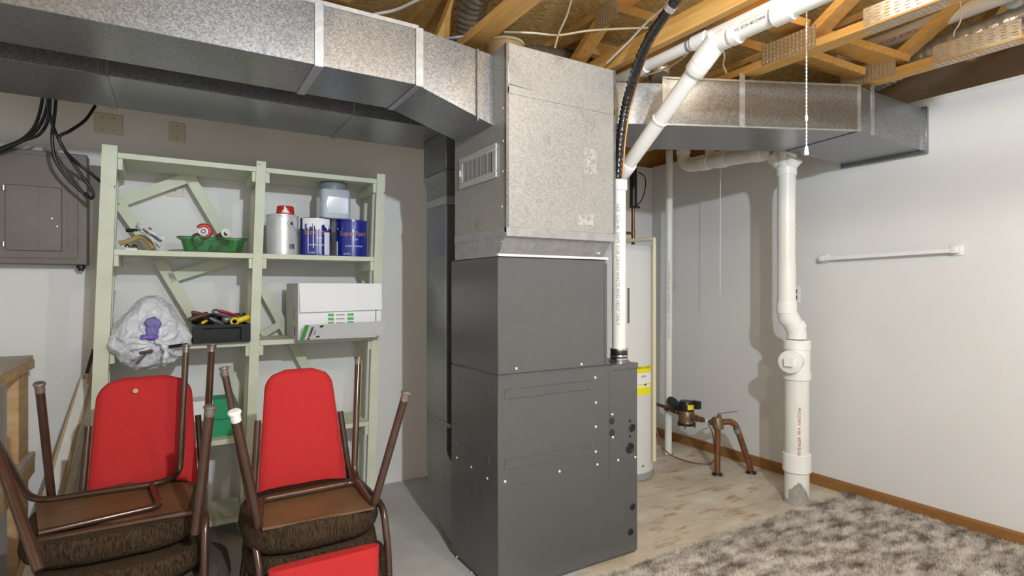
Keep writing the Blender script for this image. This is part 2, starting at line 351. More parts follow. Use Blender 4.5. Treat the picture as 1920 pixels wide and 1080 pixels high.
# ------------------------------------------------------------------ floor trusses
slot_v = MB().box((-.0008, -.0022, -.009), (.0008, .0022, .009)); slot_h = MB().box((-.0008, -.011, -.0022), (.0008, .011, .0022))
def truss(x, tint, label, joints, splice=None, tops=None):
    t = thing('floor_truss', (x + .045, 1.0, 2.458), label, 'truss', 'floor trusses under the subfloor')
    w, h = .089, .038; zb, zt = 2.458, 2.858
    MB().box((x, YF + .05, zb), (x + w, YB + .09, zb + h)).build('bottom_chord', pine, t)
    MB().box((x, YF + .05, zt - h), (x + w, YB + .09, zt)).build('top_chord', pine_d, t)
    for j in joints:
        for s in (-1, 1):
            a = V(x + w / 2, j + s * .035, zb + h - .002); b = V(x + w / 2, j + s * .56, zt - h + .002)
            MB().beam(a, b, w - .002, .038, (1, 0, 0)).build('web', pine if tint else pine_d, t)
        for px_, sg in ((x - .001, -1), (x + w, 1)):
            pl = MB().box((px_, j - .14, zb + .004), (px_ + .001, j + .14, zb + .105)).build('nail_plate', plate_m, t)
            if sg < 0:
                q = MB()
                for i in range(14):
                    for k in range(5):
                        y = j - .128 + i * .0197; z = zb + .016 + k * .0195 + (i % 2) * .004
                        q.box((px_ - .0012, y - .0030, z - .0065), (px_ + .0002, y + .0030, z + .0065))
                o = q.build('slot', slot_m, pl, smooth=False); o['kind'] = 'stuff'
    for j in (tops or []):
        pl = MB().box((x - .001, j - .09, zt - .12), (x, j + .09, zt - .004)).build('nail_plate', plate_m, t)
        q = MB()
        for i in range(9):
            for k in range(5): q.box((x - .0022, j - .078 + i * .0195 - .003, zt - .105 + k * .02 - .006), (x - .0008, j - .078 + i * .0195 + .003, zt - .105 + k * .02 + .006))
        o = q.build('slot', slot_m, pl, smooth=False); o['kind'] = 'stuff'
    if splice:
        y0, y1 = splice
        pl = MB().box((x - .0012, y0, zb + .008), (x - .0002, y1, zb + .085)).build('splice_plate', plate_m, t)
        q = MB(); n = 8
        for i in range(n):
            y = y0 + (i + .5) * (y1 - y0) / n
            for k in range(5): q.box((x - .0032, y - .011 + (k % 2) * .004, zb + .018 + k * .0135), (x - .0008, y + .007 + (k % 2) * .004, zb + .0215 + k * .0135))
        o = q.build('slot', slot_m, pl, smooth=False); o['kind'] = 'stuff'
        pb = MB().box((x + .012, y0 + .01, zb - .0012), (x + .077, y1 + .01, zb - .0002)).build('splice_plate', plate_m, t)
        q = MB()
        for i in range(n * 2):
            y = y0 + .01 + (i + .5) * (y1 - y0) / n / 2
            for k in range(5): q.box((x + .018 + k * .0125, y - .006, zb - .0022), (x + .0215 + k * .0125, y + .006, zb - .0008))
        o = q.build('slot', slot_m, pb, smooth=False); o['kind'] = 'stuff'
    return t
JS = [1.62 + 1.22 * k for k in range(-3, 2)]
truss(-0.72, 1, 'pine floor truss above the electrical panel', JS)
truss(-0.11, 1, 'pine floor truss over the left half of the shelf unit', JS)
truss(0.50, 1, 'pine floor truss above the long left supply duct', JS)
truss(1.13, 1, 'pine floor truss crossing just left of the tall plenum top', JS)
truss(1.965, 1, 'pine floor truss that the two white vent pipes run along', [j + .05 for j in JS], tops=[2.28])
truss(2.53, 1, 'pine floor truss with long splice plate above the ducts hanger strap', JS, (.975, 1.275))
truss(3.215, 1, 'pine floor truss nearest the right wall with a slotted splice plate', [j - .02 for j in JS], (.955, 1.295))
# solid bridging boards between trusses
for a, b, w, lab in [((2.06, 2.60, 2.772), (2.528, 2.60, 2.772), .08, 'short pine blocking board behind the plenum top'),
                     (PZ(1538, 72, 2.66), PZ(1690, 118, 2.535), .13, 'wide knotty pine board slanting between the two right trusses'),
                     (PZ(1395, 22, 2.68), PZ(1505, 55, 2.60), .12, 'knotty slanted board behind the white vent wye'),
                     (PZ(1500, 100, 2.58), PZ(1612, 138, 2.515), .075, 'narrow pine board beneath the wide knotty board'),
                     ((3.31, 1.00, 2.77), (3.82, 1.36, 2.66), .09, 'slanted pine board above the right wall')]:
    tag(MB().beam(a, b, w, .038, CF if 'knotty' in lab or 'narrow' in lab else (0, 0, 1)).build('blocking_board', pine), lab, 'board', 'blocking between trusses')

# ------------------------------------------------------------------ furnace
FX0, FX1, FY0, FY1 = 1.213, 2.035, 2.12, 2.60
CXR = 1.827; ZS, ZC = .965, 1.488
fu = thing('furnace', (1.62, 2.36, 0), 'tall dark grey sheet metal furnace cabinet standing on the concrete floor', 'furnace')
cab = MB().rbox((FX0, FY0, .012), (FX1, FY1, ZS), .004, 1).build('lower_cabinet', furn, fu)
MB().box((FX0 + .01, FY0 + .01, 0), (FX1 - .01, FY1 - .01, .014)).build('base_pan', furn, fu)
up = MB().rbox((FX0, FY0 + .002, ZS + .004), (CXR, FY1, ZC), .004, 1).build('coil_cabinet', furn, fu)
MB().box((FX0 + .004, FY0 + .006, ZS - .002), (CXR - .004, FY1 - .004, ZS + .006)).build('seam_gap', furn, fu)
MB().rbox((FX0 - .001, FY0 - .0015, ZS - .006), (CXR + .004, FY0 + .01, ZS + .0015), .001, 1).build('seam_flange', furn, fu)
MB().rbox((1.865, FY0 - .003, ZS - .026), (FX1 + .002, FY1 - .1, ZS + .004), .003, 1).build('vent_top_cap', furn, fu)
MB().rbox((CXR - .014, FY0 - .002, ZC - .26 - .25), (CXR + .004, FY0 + .02, ZC - .018), .004, 2).build('coil_door_edge', furn, fu)
def groove(x0, z0, x1, z1, name='embossed_panel'):   # raised outline pressed into the front sheet
    p = fillet([V(x0, 0, z0), V(x1, 0, z0), V(x1, 0, z1), V(x0, 0, z1), V(x0, 0, z0)], .012, 4)
    mb = MB().tube([V(q.x, FY0 - .0005, q.z) for q in p[:-1]], .0022, 5, closed=True); return mb.build(name, furn, fu)
groove(1.245, .905, 1.735, .862); groove(1.245, .595, 1.735, .552)
def groove_l(y0, z0, y1, z1):
    p = fillet([V(0, y0, z0), V(0, y1, z0), V(0, y1, z1), V(0, y0, z1), V(0, y0, z0)], .010, 4)
    MB().tube([V(FX0 - .0005, q.y, q.z) for q in p[:-1]], .0022, 5, closed=True).build('embossed_panel', furn, fu)
groove_l(2.20, .905, 2.54, .868); groove_l(2.20, .600, 2.54, .560)
for y in (2.24, 2.33, 2.42): MB().box((FX0 - .0012, y, .03), (FX0 + .002, y + .003, .46)).build('rib', furn, fu)
MB().box((1.845, FY0 - .0016, .40), (1.848, FY0 + .002, .935)).build('panel_seam', furn, fu)
# screws
sc0 = MB().lathe([(.0065, 0), (.0065, .002), (.004, .0042), (.0, .0045)], (0, 0, 0), (0, -1, 0), 10).build('screw', screw_m, fu)
front_pts = [(1116, 708), (1117, 755), (1117, 800), (1117, 847), (1120, 871), (1049, 884), (947, 903), (1191, 857), (1159, 863), (1148, 777), (1149, 820), (1152, 1056), (1073, 1078), (968, 691), (1090, 683)]
for i, (u, v) in enumerate(front_pts):
    p = PY(u, v, FY0); loc = (p.x, FY0 - .0003, p.z)
    if i == 0: sc0.location = loc; attach(sc0, fu)
    else: place(sc0, loc, fu)
for u, v in [(857, 858), (884, 876), (914, 897), (857, 1044), (885, 1073)]:
    p = PX(u, v, FX0); place(sc0, (FX0 - .0003, p.y, p.z), fu, (0, 0, R(-90)))
# knock-out plugs and grommets
for u, v, r, deep in [(1147, 789, .0165, 0), (1147, 811, .0165, 0), (1185, 802, .020, 1), (1181, 840, .027, 2), (1186, 950, .017, 1), (1182, 997, .017, 1)]:
    p = PY(u, v, FY0)
    g = MB().lathe([(r, 0), (r, .004), (r * .9, .006), (r * .62, .006 if deep < 1 else .005), (r * .55, .003 if deep else .006), (0, .003 if deep else .006)], (p.x, FY0, p.z), (0, -1, 0), 20).build('knockout_plug' if not deep else 'grommet', black if deep else furn_dk, fu)
for u, v in [(1181, 789), (1181, 818)]:
    p = PY(u, v, FY0); MB().lathe([(.006, 0), (.006, .003), (0, .004)], (p.x, FY0, p.z), (0, -1, 0), 10).build('clip', black, fu)

# plenum on top of the furnace
PY0, PY1, PX1 = 2.047, 2.555, 1.815; PZ0, PZ1 = 1.588, 2.392
pl = thing('supply_plenum', (1.55, 2.32, ZC), 'tall weathered galvanised plenum box sitting on the furnace coil cabinet', 'duct')
tr = MB().hexa([(FX0, FY0 - .002, ZC + .001), (CXR - .035, FY0 - .002, ZC + .001), (CXR - .035, PY1, ZC + .001), (FX0, PY1, ZC + .001), (FX0, PY0 + .004, PZ0), (PX1 - .004, PY0 + .004, PZ0), (PX1 - .004, PY1, PZ0), (FX0, PY1, PZ0)]).build('transition', galv_new, pl)
MB().rbox((FX0 - .003, PY0 - .004, PZ0 - .018), (PX1 + .004, PY1 + .002, PZ0 + .022), .002, 1).build('drive_band', galv_new, pl)
MB().box((FX0 - .004, FY0 - .009, ZC + .001), (CXR + .004, FY0 + .01, ZC + .012)).build('bottom_flange', M('flange_white', (.80, .78, .72), rough=.4), pl)
# pressed cross-break ridge, upper lap band, corner fold
p0, p1, p2 = PY(950, 90, PY0), PY(1006, 172, PY0), PY(950, 158, PY0)
MB().add([(p0.x, PY0 - .0005, p0.z), (p1.x, PY0 - .0005, p1.z), (p2.x, PY0 - .0005, p2.z), (p2.x + .012, PY0 - .007, p2.z + .004)], [(0, 1, 3), (1, 2, 3), (2, 0, 3), (0, 2, 1)]).build('folded_corner', galv_warm, pl, smooth=False)
MB().box((FX0 + .004, PY0 - .003, 2.178), (PX1 - .002, PY0, 2.205)).build('lap_seam', galv_warm, pl)
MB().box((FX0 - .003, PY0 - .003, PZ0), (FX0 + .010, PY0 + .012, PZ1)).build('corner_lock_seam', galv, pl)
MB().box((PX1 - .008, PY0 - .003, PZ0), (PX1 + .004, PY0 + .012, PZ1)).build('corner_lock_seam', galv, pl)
# silver tape patches
tape = M('foil_tape', (.46, .42, .39), (.74, .73, .72), 45, .28, .6, bump=.5, bscale=50)
p = PY(1108, 303, PY0); MB().box((p.x - .04, PY0 - .0012, p.z - .06), (p.x + .035, PY0 + .001, p.z + .058)).build('foil_patch', tape, pl)
p = PY(1098, 414, PY0); MB().box((p.x - .045, PY0 - .0012, p.z - .022), (p.x + .045, PY0 + .001, p.z + .03)).build('foil_patch', tape, pl)
# register grille in the left face
g0, g1 = PX(866, 355, FX0), PX(933, 268, FX0); ya, yb, za, zb = g1.y, g0.y + .01, PX(933, 331, FX0).z, g1.z
za = min(PX(866, 355, FX0).z, za) + .0; zb = PX(933, 268, FX0).z
gr = MB()
for lo, hi in [((ya, za), (yb, za + .028)), ((ya, zb - .028), (yb, zb)), ((ya, za + .028), (ya + .035, zb - .028)), ((yb - .035, za + .028), (yb, zb - .028))]:
    gr.rbox((FX0 - .010, lo[0], lo[1]), (FX0, hi[0], hi[1]), .003, 1)
gro = gr.build('register_grille', M('register_aluminium', (.62, .62, .61), rough=.4, metal=.4), pl)
th_ = .003; oy0, oy1, oz0, oz1 = ya + .034, yb - .034, za + .027, zb - .027
bx = MB().box((FX0, PY0, PZ0), (PX1, PY0 + th_, PZ1)).box((FX0, PY1 - th_, PZ0), (PX1, PY1, PZ1)).box((PX1 - th_, PY0 + th_, PZ0), (PX1, PY1 - th_, PZ1)).box((FX0 + th_, PY0 + th_, PZ1 - th_), (PX1 - th_, PY1 - th_, PZ1))
bx.box((FX0, PY0 + th_, PZ0), (FX0 + th_, oy0, PZ1)).box((FX0, oy1, PZ0), (FX0 + th_, PY1 - th_, PZ1)).box((FX0, oy0, PZ0), (FX0 + th_, oy1, oz0)).box((FX0, oy0, oz1), (FX0 + th_, oy1, PZ1))
bx.build('box', galv_warm, pl)
n = 22
for i in range(n):
    y = ya + .040 + i * (yb - ya - .08) / (n - 1)
    MB().beam((FX0 - .005, y, za + .028), (FX0 - .005, y, zb - .028), .0045, .0016, (1, .35, 0)).build('louvre', MATS['register_aluminium'], gro)
MB().box((FX0 - .013, yb - .012, (za + zb) / 2 - .014), (FX0 - .009, yb - .006, (za + zb) / 2 + .014)).build('damper_lever', screw_m, gro)
for yy, zz in [(2.075, 2.12), (2.075, 1.98), (2.075, 1.85), (2.085, 1.70)]:
    MB().lathe([(.006, 0), (.006, .002), (0, .005)], (FX0, yy, zz), (-1, 0, 0), 8).build('screw', screw_m, pl)
for u, v in [(943, 437), (943, 453), (935, 477), (1134, 460), (1123, 475)]:
    p = PY(u, v, 2.085); MB().lathe([(.005, -.02), (.005, .004), (0, .006)], (p.x, 2.085, p.z), (0, -1, 0), 8).build('screw', screw_m, pl)

# left supply duct
ld = thing('supply_duct', (.2, 2.35, 2.185), 'long galvanised supply duct hung in front, running left from the plenum', 'duct')
DY0, DY1, DZ0, DZ1 = 2.18, 2.53, 2.186, 2.42
xt = .868
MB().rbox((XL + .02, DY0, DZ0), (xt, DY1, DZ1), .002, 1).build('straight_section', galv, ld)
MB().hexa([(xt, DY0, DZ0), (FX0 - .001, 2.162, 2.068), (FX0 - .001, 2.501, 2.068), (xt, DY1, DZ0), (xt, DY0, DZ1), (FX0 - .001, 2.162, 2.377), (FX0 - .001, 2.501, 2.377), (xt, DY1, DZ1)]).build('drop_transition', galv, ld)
def band(x, w, nm='drive_cleat'):
    mb = MB()
    mb.rbox((x, DY0 - .005, DZ0 - .002), (x + w, DY0 - .0, DZ1 + .004), .0015, 1); mb.rbox((x, DY0 - .004, DZ0 - .005), (x + w, DY1 + .004, DZ0), .0015, 1)
    return mb.build(nm, galv_new, ld)
band(xt - .012, .034); band(.455, .034); band(-.62, .034)
MB().box((XL + .02, DY0 - .004, DZ1 - .004), (xt, DY0 + .002, DZ1 + .012)).build('top_flange', galv_new, ld)
MB().box((FX0 - .085, 2.152, 2.075), (FX0 - .078, 2.168, 2.385)).build('start_collar_fold', galv, ld)

# return duct behind it and its drop to the floor
rd = thing('return_duct', (.2, 2.95, 2.185), 'second galvanised return duct hung behind, between the front duct and the wall', 'duct')
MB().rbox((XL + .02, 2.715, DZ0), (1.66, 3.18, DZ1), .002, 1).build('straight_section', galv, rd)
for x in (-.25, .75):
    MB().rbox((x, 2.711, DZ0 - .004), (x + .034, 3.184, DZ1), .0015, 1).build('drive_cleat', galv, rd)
dr = thing('return_drop', (1.45, 2.87, 0), 'vertical galvanised return drop curving into the back of the furnace', 'duct')
X0d, X1d = 1.25, 1.66
def elbow_poly(x):
    p = [(2.735, 1.90), (3.01, 1.90), (3.01, .40)]
    for i in range(1, 13):
        a = R(90) * i / 12; p.append((2.62 + .39 * math.cos(a), .40 - .385 * math.sin(a)))
    p += [(2.604, .015), (2.604, .44)]
    for i in range(1, 6):
        a = R(90) * i / 5; p.append((2.66 + .075 * math.sin(a), .44 + .075 * (1 - math.cos(a))))
    return [(x, y, z) for y, z in p]
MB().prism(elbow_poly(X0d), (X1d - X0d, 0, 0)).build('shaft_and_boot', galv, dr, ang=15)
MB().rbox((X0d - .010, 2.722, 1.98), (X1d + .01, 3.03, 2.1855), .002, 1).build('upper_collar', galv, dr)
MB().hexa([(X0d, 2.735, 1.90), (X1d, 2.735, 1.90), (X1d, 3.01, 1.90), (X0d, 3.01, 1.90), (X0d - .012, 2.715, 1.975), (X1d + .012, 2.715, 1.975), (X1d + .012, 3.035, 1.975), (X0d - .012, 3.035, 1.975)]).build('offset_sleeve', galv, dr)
MB().rbox((X0d - .006, 2.729, 1.80), (X1d + .006, 3.016, 1.84), .002, 1).build('slip_joint', galv_new, dr)
MB().box((X0d - .003, 2.733, .46), (X0d + .004, 2.745, 1.80)).build('corner_lock_seam', galv_new, dr)
MB().box((X0d - .004, 2.68, .615), (X0d + .002, 3.0, .635)).build('cross_joint', galv, dr)

# right supply duct, angled to the wall
rt = thing('angled_supply_duct', (2.8, 2.0, 2.185), 'galvanised duct angling from the plenum to the right wall', 'duct')
fr = [(1.8155, 2.225), (2.14, 2.055), (3.13, 1.592)]; bk = [(1.8155, 2.54), (2.42, 2.482), (3.21, 2.065)]
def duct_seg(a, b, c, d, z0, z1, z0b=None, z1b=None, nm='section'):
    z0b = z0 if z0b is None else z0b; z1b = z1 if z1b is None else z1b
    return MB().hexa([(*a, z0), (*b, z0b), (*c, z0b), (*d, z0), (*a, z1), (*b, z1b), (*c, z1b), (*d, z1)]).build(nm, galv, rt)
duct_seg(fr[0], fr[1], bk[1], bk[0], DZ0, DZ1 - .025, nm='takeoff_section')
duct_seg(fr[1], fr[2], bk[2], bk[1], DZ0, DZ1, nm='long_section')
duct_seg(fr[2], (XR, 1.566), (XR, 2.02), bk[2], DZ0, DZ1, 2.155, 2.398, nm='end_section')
MB().rbox((XR - .028, 1.545, 2.135), (XR - .001, 2.04, 2.412), .004, 1).build('wall_collar', galv, rt)
d = (V(*fr[2], 0) - V(*fr[1], 0)).normalized(); nrm = V(d.y, -d.x, 0)
def strip_on(t, w, nm, z0=DZ0 - .004, z1=DZ1 + .03, th=.004):
    a = V(*fr[1], 0) + d * t; q = [a, a + d * w, a + d * w + nrm * th, a + nrm * th]
    return MB().prism([(*p.xy, z0) for p in q], (0, 0, z1 - z0)).build(nm, galv_new, rt)
strip_on(.415, .030, 'hanger_strap', z1=DZ1 + .045); strip_on(.0, .022, 'drive_cleat', z1=DZ1 + .004); strip_on(1.075, .018, 'drive_cleat', z1=DZ1 + .004)
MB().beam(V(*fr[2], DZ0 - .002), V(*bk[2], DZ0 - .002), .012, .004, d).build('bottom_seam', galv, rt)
e = (V(XR, 1.566, 0) - V(*fr[2], 0)).normalized(); en = V(e.y, -e.x, 0); a = V(*fr[2], 0) + e * .10
MB().prism([(*p.xy, DZ0 - .008) for p in [a, a + e * .026, a + e * .026 + en * .004, a + en * .004]], (0, 0, .27)).build('hanger_strap', galv_new, rt)
MB().beam(V(*fr[1], DZ1 + .004), V(*fr[2], DZ1 + .004), .012, .010, nrm).build('top_flange', galv_new, rt)
MB().beam(V(*fr[1], DZ0), V(*fr[2], DZ0), .010, .008, nrm).build('bottom_flange', galv_new, rt)

# ------------------------------------------------------------------ white vent pipes
def pipe_with(name, label, path, r, mat, cat='pipe', fil=.06, collars=(), seg=18, group=None):
    """a run of pipe; collars: (point, direction, radius, length, part name)"""
    t = thing(name, Vector(path[0]), label, cat, group)
    MB().tube(fillet(path, fil, 6), r, seg).build('run', mat, t, ang=50)
    for p, dd, rr, ln, nm in collars:
        p = Vector(p); dd = Vector(dd).normalized(); a = p - dd * ln / 2; b = p + dd * ln / 2
        MB().tube([a, a + dd * .004, b - dd * .004, b], [rr - .002, rr, rr, rr - .002], 22).build(nm, pvc_b, t, ang=30)
    return t
vb = V(1.985, 2.205, ZS + .0045)
v_el = V(1.985, 2.205, 1.925)
wy = PZ(1340, 82, 2.335)
dv = (wy - v_el).normalized()
vt = pipe_with('exhaust_vent_pipe', 'white plastic vent pipe rising from the furnace and slanting up to the ceiling', [vb, v_el, wy], .036, pvc, fil=.05,
    collars=[(v_el - V(0, 0, .035), (0, 0, 1), .043, .07, 'elbow_collar'), (v_el + dv * .075, dv, .043, .07, 'elbow_collar'), (v_el + dv * .40, dv, .040, .012, 'joint_ring'), (wy - dv * .10, dv, .045, .08, 'coupling')])
MB().lathe([(.052, 0), (.052, .006), (.047, .010), (.047, .02)], vb, seg=24).build('base_flange', chrome, vt)
MB().lathe([(.042, 0), (.044, .003), (.044, .040), (.042, .043)], vb + V(0, 0, .020), seg=24).build('rubber_coupling', black, vt)
for h in (.024, .058): MB().lathe([(.0455, 0), (.0465, .002), (.0465, .009), (.0455, .011)], vb + V(0, 0, h), seg=24).build('hose_clamp', chrome, vt)
text_mesh('NSF  SCH 40  DWV  FOR DRAIN WASTE AND VENT ONLY', .024, 'pipe_print', grey_ink, vt, vb + V(0, 0, .50) - CF * .0345 - CR * .012, (0, 0, -1), CR, lift=.0022)
wdir = V(0, -1, 0)
wye = thing('vent_run_pipe', wy, 'white plastic vent run with couplings leaving the slanted pipe along the truss', 'pipe')
w_end = V(wy.x - .005, .2, 2.338)
MB().tube([wy + V(0, .03, 0), w_end], .031, 18).build('run', pvc, wye)
for tt, rr, ln in [(.03, .038, .07), (.10, .040, .03), (.30, .038, .07), (.62, .038, .06)]:
    p = wy + wdir * tt; MB().tube([p - wdir * ln / 2, p + wdir * ln / 2], rr, 22).build('coupling', pvc_b, wye)
MB().tube([wy - dv * .09, wy + dv * .02], .046, 22).build('wye_hub', pvc_b, wye)
text_mesh('PVC SCH 40 DWV  NSF', .018, 'pipe_print', ink, wye, wy + V(-.032, -.20, -.002), (0, -1, 0), (0, 0, 1), lift=.002)
# second parallel vent pipe tucked under the chord
q1, q2 = PZ(1175, 138, 2.425), PZ(1318, 78, 2.425)
v2 = thing('intake_vent_pipe', q1, 'straight white vent pipe tucked under the truss chord beside the wye', 'pipe')
xq = (q1.x + q2.x) / 2
MB().tube([(xq, 3.2, 2.425), (xq, .2, 2.425)], .026, 18).build('run', pvc, v2)
for y in (2.02, q2.y): MB().tube([(xq, y - .035, 2.425), (xq, y + .035, 2.425)], .032, 22).build('coupling', pvc_b, v2)
MB().tube([(xq, q2.y + .055, 2.425), (xq, q2.y + .068, 2.425)], .0265, 22).build('primer_ring', grey_m, v2)

# black insulated refrigerant line with bare copper line
pts = [PX(1157, 335, 1.865), PX(1164, 250, 1.865), PX(1179, 175, 1.87), PZ(1208, 90, 2.42), PZ(1245, 30, 2.47), PZ(1285, -22, 2.52)]
path = spline(pts, 26); rr = [.0205 + .0030 * math.sin(i * 2.1) + random.uniform(-.0018, .0018) for i in range(len(path))]
rl = thing('refrigerant_line', pts[0], 'black crinkled foam line with bare copper tube climbing past the plenum edge', 'pipe')
MB().tube(path, rr, 14).build('foam_sleeve', M('wrinkled_black', (.012, .012, .013), rough=.22, coat=.3, bump=.6, bscale=45), rl, ang=80)
MB().tube([p + CR * .024 - CF * .006 for p in path], .0048, 8).build('copper_tube', copper_n, rl)
pc = path[int(len(path) * .86)]; dcl = (path[int(len(path) * .86) + 1] - pc).normalized()
MB().tube([pc - dcl * .012, pc + dcl * .012], .025, 16).build('tape_band', tape, rl)

# ------------------------------------------------------------------ ceiling clutter: flex ducts, takeoff cap, cables
def flex(name, label, pts, r, mat):
    path = spline(pts, 26); rad = [r + (.006 if i % 3 == 0 else 0) for i in range(len(path))]
    o = MB().tube(path, rad, 18).build(name, mat, ang=80); return tag(o, label, 'flexible duct', 'flexible branch ducts')
flex('flexible_duct', 'dark ribbed flexible duct rising behind the truss left of the plenum', [(1.27, 2.66, 2.43), (1.26, 2.52, 2.60), (1.20, 2.28, 2.72), (1.30, 1.9, 2.76)], .070, flex_m)
flex('flexible_duct', 'dull ribbed flexible duct lying behind the plenum top', [(1.60, 2.72, 2.51), (1.80, 2.80, 2.70), (2.10, 2.80, 2.745), (2.30, 2.84, 2.745)], .075, flex_m)
flex('flexible_duct', 'foil wrapped flexible duct leaving the angled duct toward the wall', [(3.42, 1.80, 2.492), (3.43, 1.62, 2.54), (3.38, 1.30, 2.58), (3.38, .8, 2.62)], .055, foil_m)
flex('flexible_duct', 'small foil flexible duct behind the slanted white vent pipe', [(2.28, 2.20, 2.485), (2.32, 2.26, 2.54), (2.40, 2.32, 2.60), (2.42, 2.45, 2.66)], .045, foil_m)
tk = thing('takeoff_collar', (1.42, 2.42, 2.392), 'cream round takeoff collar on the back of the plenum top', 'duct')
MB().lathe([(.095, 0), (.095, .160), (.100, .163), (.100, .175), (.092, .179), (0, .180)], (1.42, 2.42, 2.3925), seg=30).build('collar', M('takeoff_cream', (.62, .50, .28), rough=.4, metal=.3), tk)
MB().tube([(1.42 + .098 * math.cos(a), 2.42 + .098 * math.sin(a), 2.564) for a in [2 * math.pi * i / 30 for i in range(30)]], .004, 6, closed=True).build('rim', stick_w, tk)
def cable(name, label, pts, r, mat, grp):
    return tag(MB().tube(spline(pts, 8), r, 8).build(name, mat, ang=80), label, 'cable', grp)
G = 'cables in the truss space'
cable('electric_cable', 'white cable crossing the strand board above the front duct', [PZ(640, 45, 2.66), PZ(700, 28, 2.66), PZ(745, 18, 2.66), PZ(800, -8, 2.66)], .008, cord_l, G)
cable('electric_cable', 'cream cable draped level over the plenum top', [PZ(945, 60, 2.58), PZ(1000, 62, 2.58), PZ(1048, 66, 2.58), PZ(1110, 57, 2.60), PZ(1215, 52, 2.62)], .0055, cord_w, G)
cable('electric_cable', 'cream cable hanging down beside a nail plate above the plenum', [PZ(1072, -5, 2.62), PZ(1062, 30, 2.60), PZ(1048, 62, 2.56), PZ(1040, 90, 2.50)], .0055, cord_w, G)
cable('electric_cable', 'white cable slanting alongside the black refrigerant line', [PZ(1138, 118, 2.45), PZ(1180, 77, 2.49), PZ(1215, 40, 2.52), PZ(1275, -10, 2.56)], .005, cord_l, G)
cable('electric_cable', 'tan cable curving behind the slanted vent pipe', [PZ(1200, 144, 2.44), PZ(1240, 132, 2.46), PZ(1280, 108, 2.48), PZ(1345, 40, 2.52)], .005, cord_w, G)
cable('electric_cable', 'short cream cable hanging beneath the wye fitting', [PZ(1352, 84, 2.46), PZ(1358, 105, 2.46), PZ(1356, 122, 2.46), PZ(1362, 137, 2.45)], .0045, cord_w, G)
cable('electric_cable', 'blue grey cable between the front duct and the truss', [PZ(838, 72, 2.46), PZ(855, 70, 2.46), PZ(868, 68, 2.47)], .006, grey_m, G)
cable('string', 'thin pink string dangling from the right truss chord', [PZ(1798, -10, 2.47), PZ(1802, 20, 2.44), PZ(1800, 42, 2.40), PZ(1790, 58, 2.385), PZ(1788, 68, 2.38)], .0022, cord_l, G)
cable('pull_string', 'thin white string hanging from the drain pipe near the corner', [PX(1351, 310, 3.34), PX(1350.5, 430, 3.34), PX(1350, 553, 3.34)], .0022, white_p, None)
tag(MB().box((1.885, YF + .06, 2.452), (1.923, YB + .08, 2.542)).build('ledger_board', pine), 'pine board on edge carrying the vent pipes beside the truss', 'board')
# two white drain pipes up in the right truss bay
t = thing('ceiling_drain_pipe', (2.9, 1.3, 2.6), 'white drain pipe with red print between the right trusses', 'pipe')
cA, cB = PZ(1625, 90, 2.70), PZ(1755, 40, 2.70); cd_ = (cB - cA).normalized(); MB().tube([cA - cd_ * .15, cB + cd_ * .6], .040, 18).build('run', pvc, t)
text_mesh('PVC-DWV  PVC-1120  ASTM D-2665', .026, 'pipe_print', red_ink, t, cA.lerp(cB, .4) + V(-.034, 0, -.022), cd_, V(-.6, 0, .8), lift=.003)
t = thing('ceiling_drain_fitting', (3.62, 1.2, 2.70), 'white drain elbow fitting at the top above the right truss', 'pipe')
MB().tube(fillet([(3.34, 1.02, 2.735), (3.62, 1.12, 2.735), (3.72, 1.0, 2.735)], .05), .042, 18).build('run', pvc_b, t, ang=50)
MB().tube([(3.50, 1.077, 2.735), (3.58, 1.106, 2.735)], .050, 20).build('coupling', pvc_b, t)
# crinkled clear vapour film above the right wall
def film():
    mb = MB(); nx, ny = 14, 34; vs = []
    for i in range(nx):
        for j in range(ny):
            s = i / (nx - 1); y = .3 + j / (ny - 1) * 1.75
            vs.append((XR + .10 + .26 * s + .03 * math.sin(y * 9 + s * 4), y, ZT + .0 + .36 * s + .035 * math.sin(y * 13 + s * 7) * (0.3 + s) + random.uniform(-.012, .012) + .02))
    fs = [(i * ny + j, (i + 1) * ny + j, (i + 1) * ny + j + 1, i * ny + j + 1) for i in range(nx - 1) for j in range(ny - 1)]
    mb.add(vs, fs); o = mb.build('vapour_film', vap_m, ang=60)
    md = o.modifiers.new('thickness', 'SOLIDIFY'); md.thickness = .0006
    tag(o, 'crinkled clear plastic film stapled above the right wall', 'plastic sheet')
film()

# lamp with pull chain between the trusses
LX, LY = 2.20, 1.19
lamp = thing('ceiling_lamp', (LX, LY, 2.86), 'porcelain bulb holder with pull chain between two trusses', 'lamp')
MB().lathe([(.06, 0), (.06, -.02), (.035, -.05), (.028, -.09)], (LX, LY, 2.86)).build('lamp_holder', white_p, lamp)
MB().lathe([(.014, 0), (.016, -.02), (.030, -.055), (.030, -.075), (.018, -.098), (.002, -.103)], (LX, LY, 2.77)).build('bulb', bulb_m, lamp)
ll = point_light('pull_chain_bulb_offscreen', (LX, LY, 2.635), 3.2, (1.0, .86, .66), .035); attach(ll, lamp)
zc = PX(1512, 290, LX - .05).z; cpos = PX(1512, 200, LX - .05)
cx, cy = cpos.x, cpos.y
ch = MB(); ch.cyl((cx, cy, zc + .03), (cx, cy, 2.80), .0022, 8)
for i in range(60): z = zc + .03 + i * (2.80 - zc - .03) / 60; ch.lathe([(.001, -.004), (.0036, -.002), (.0036, .002), (.001, .004)], (cx, cy, z), seg=6)
MB_ = ch.build('pull_chain', white_p, lamp)
MB().lathe([(.003, .035), (.006, .03), (.009, .006), (.0095, 0), (.007, -.002)], (cx, cy, zc), seg=12).build('pull_bell', white_p, lamp)
MB().lathe([(.004, .012), (.0055, .008), (.0055, -.008), (.004, -.012)], (cx, cy, zc + .145), seg=10).build('chain_connector', white_p, lamp)

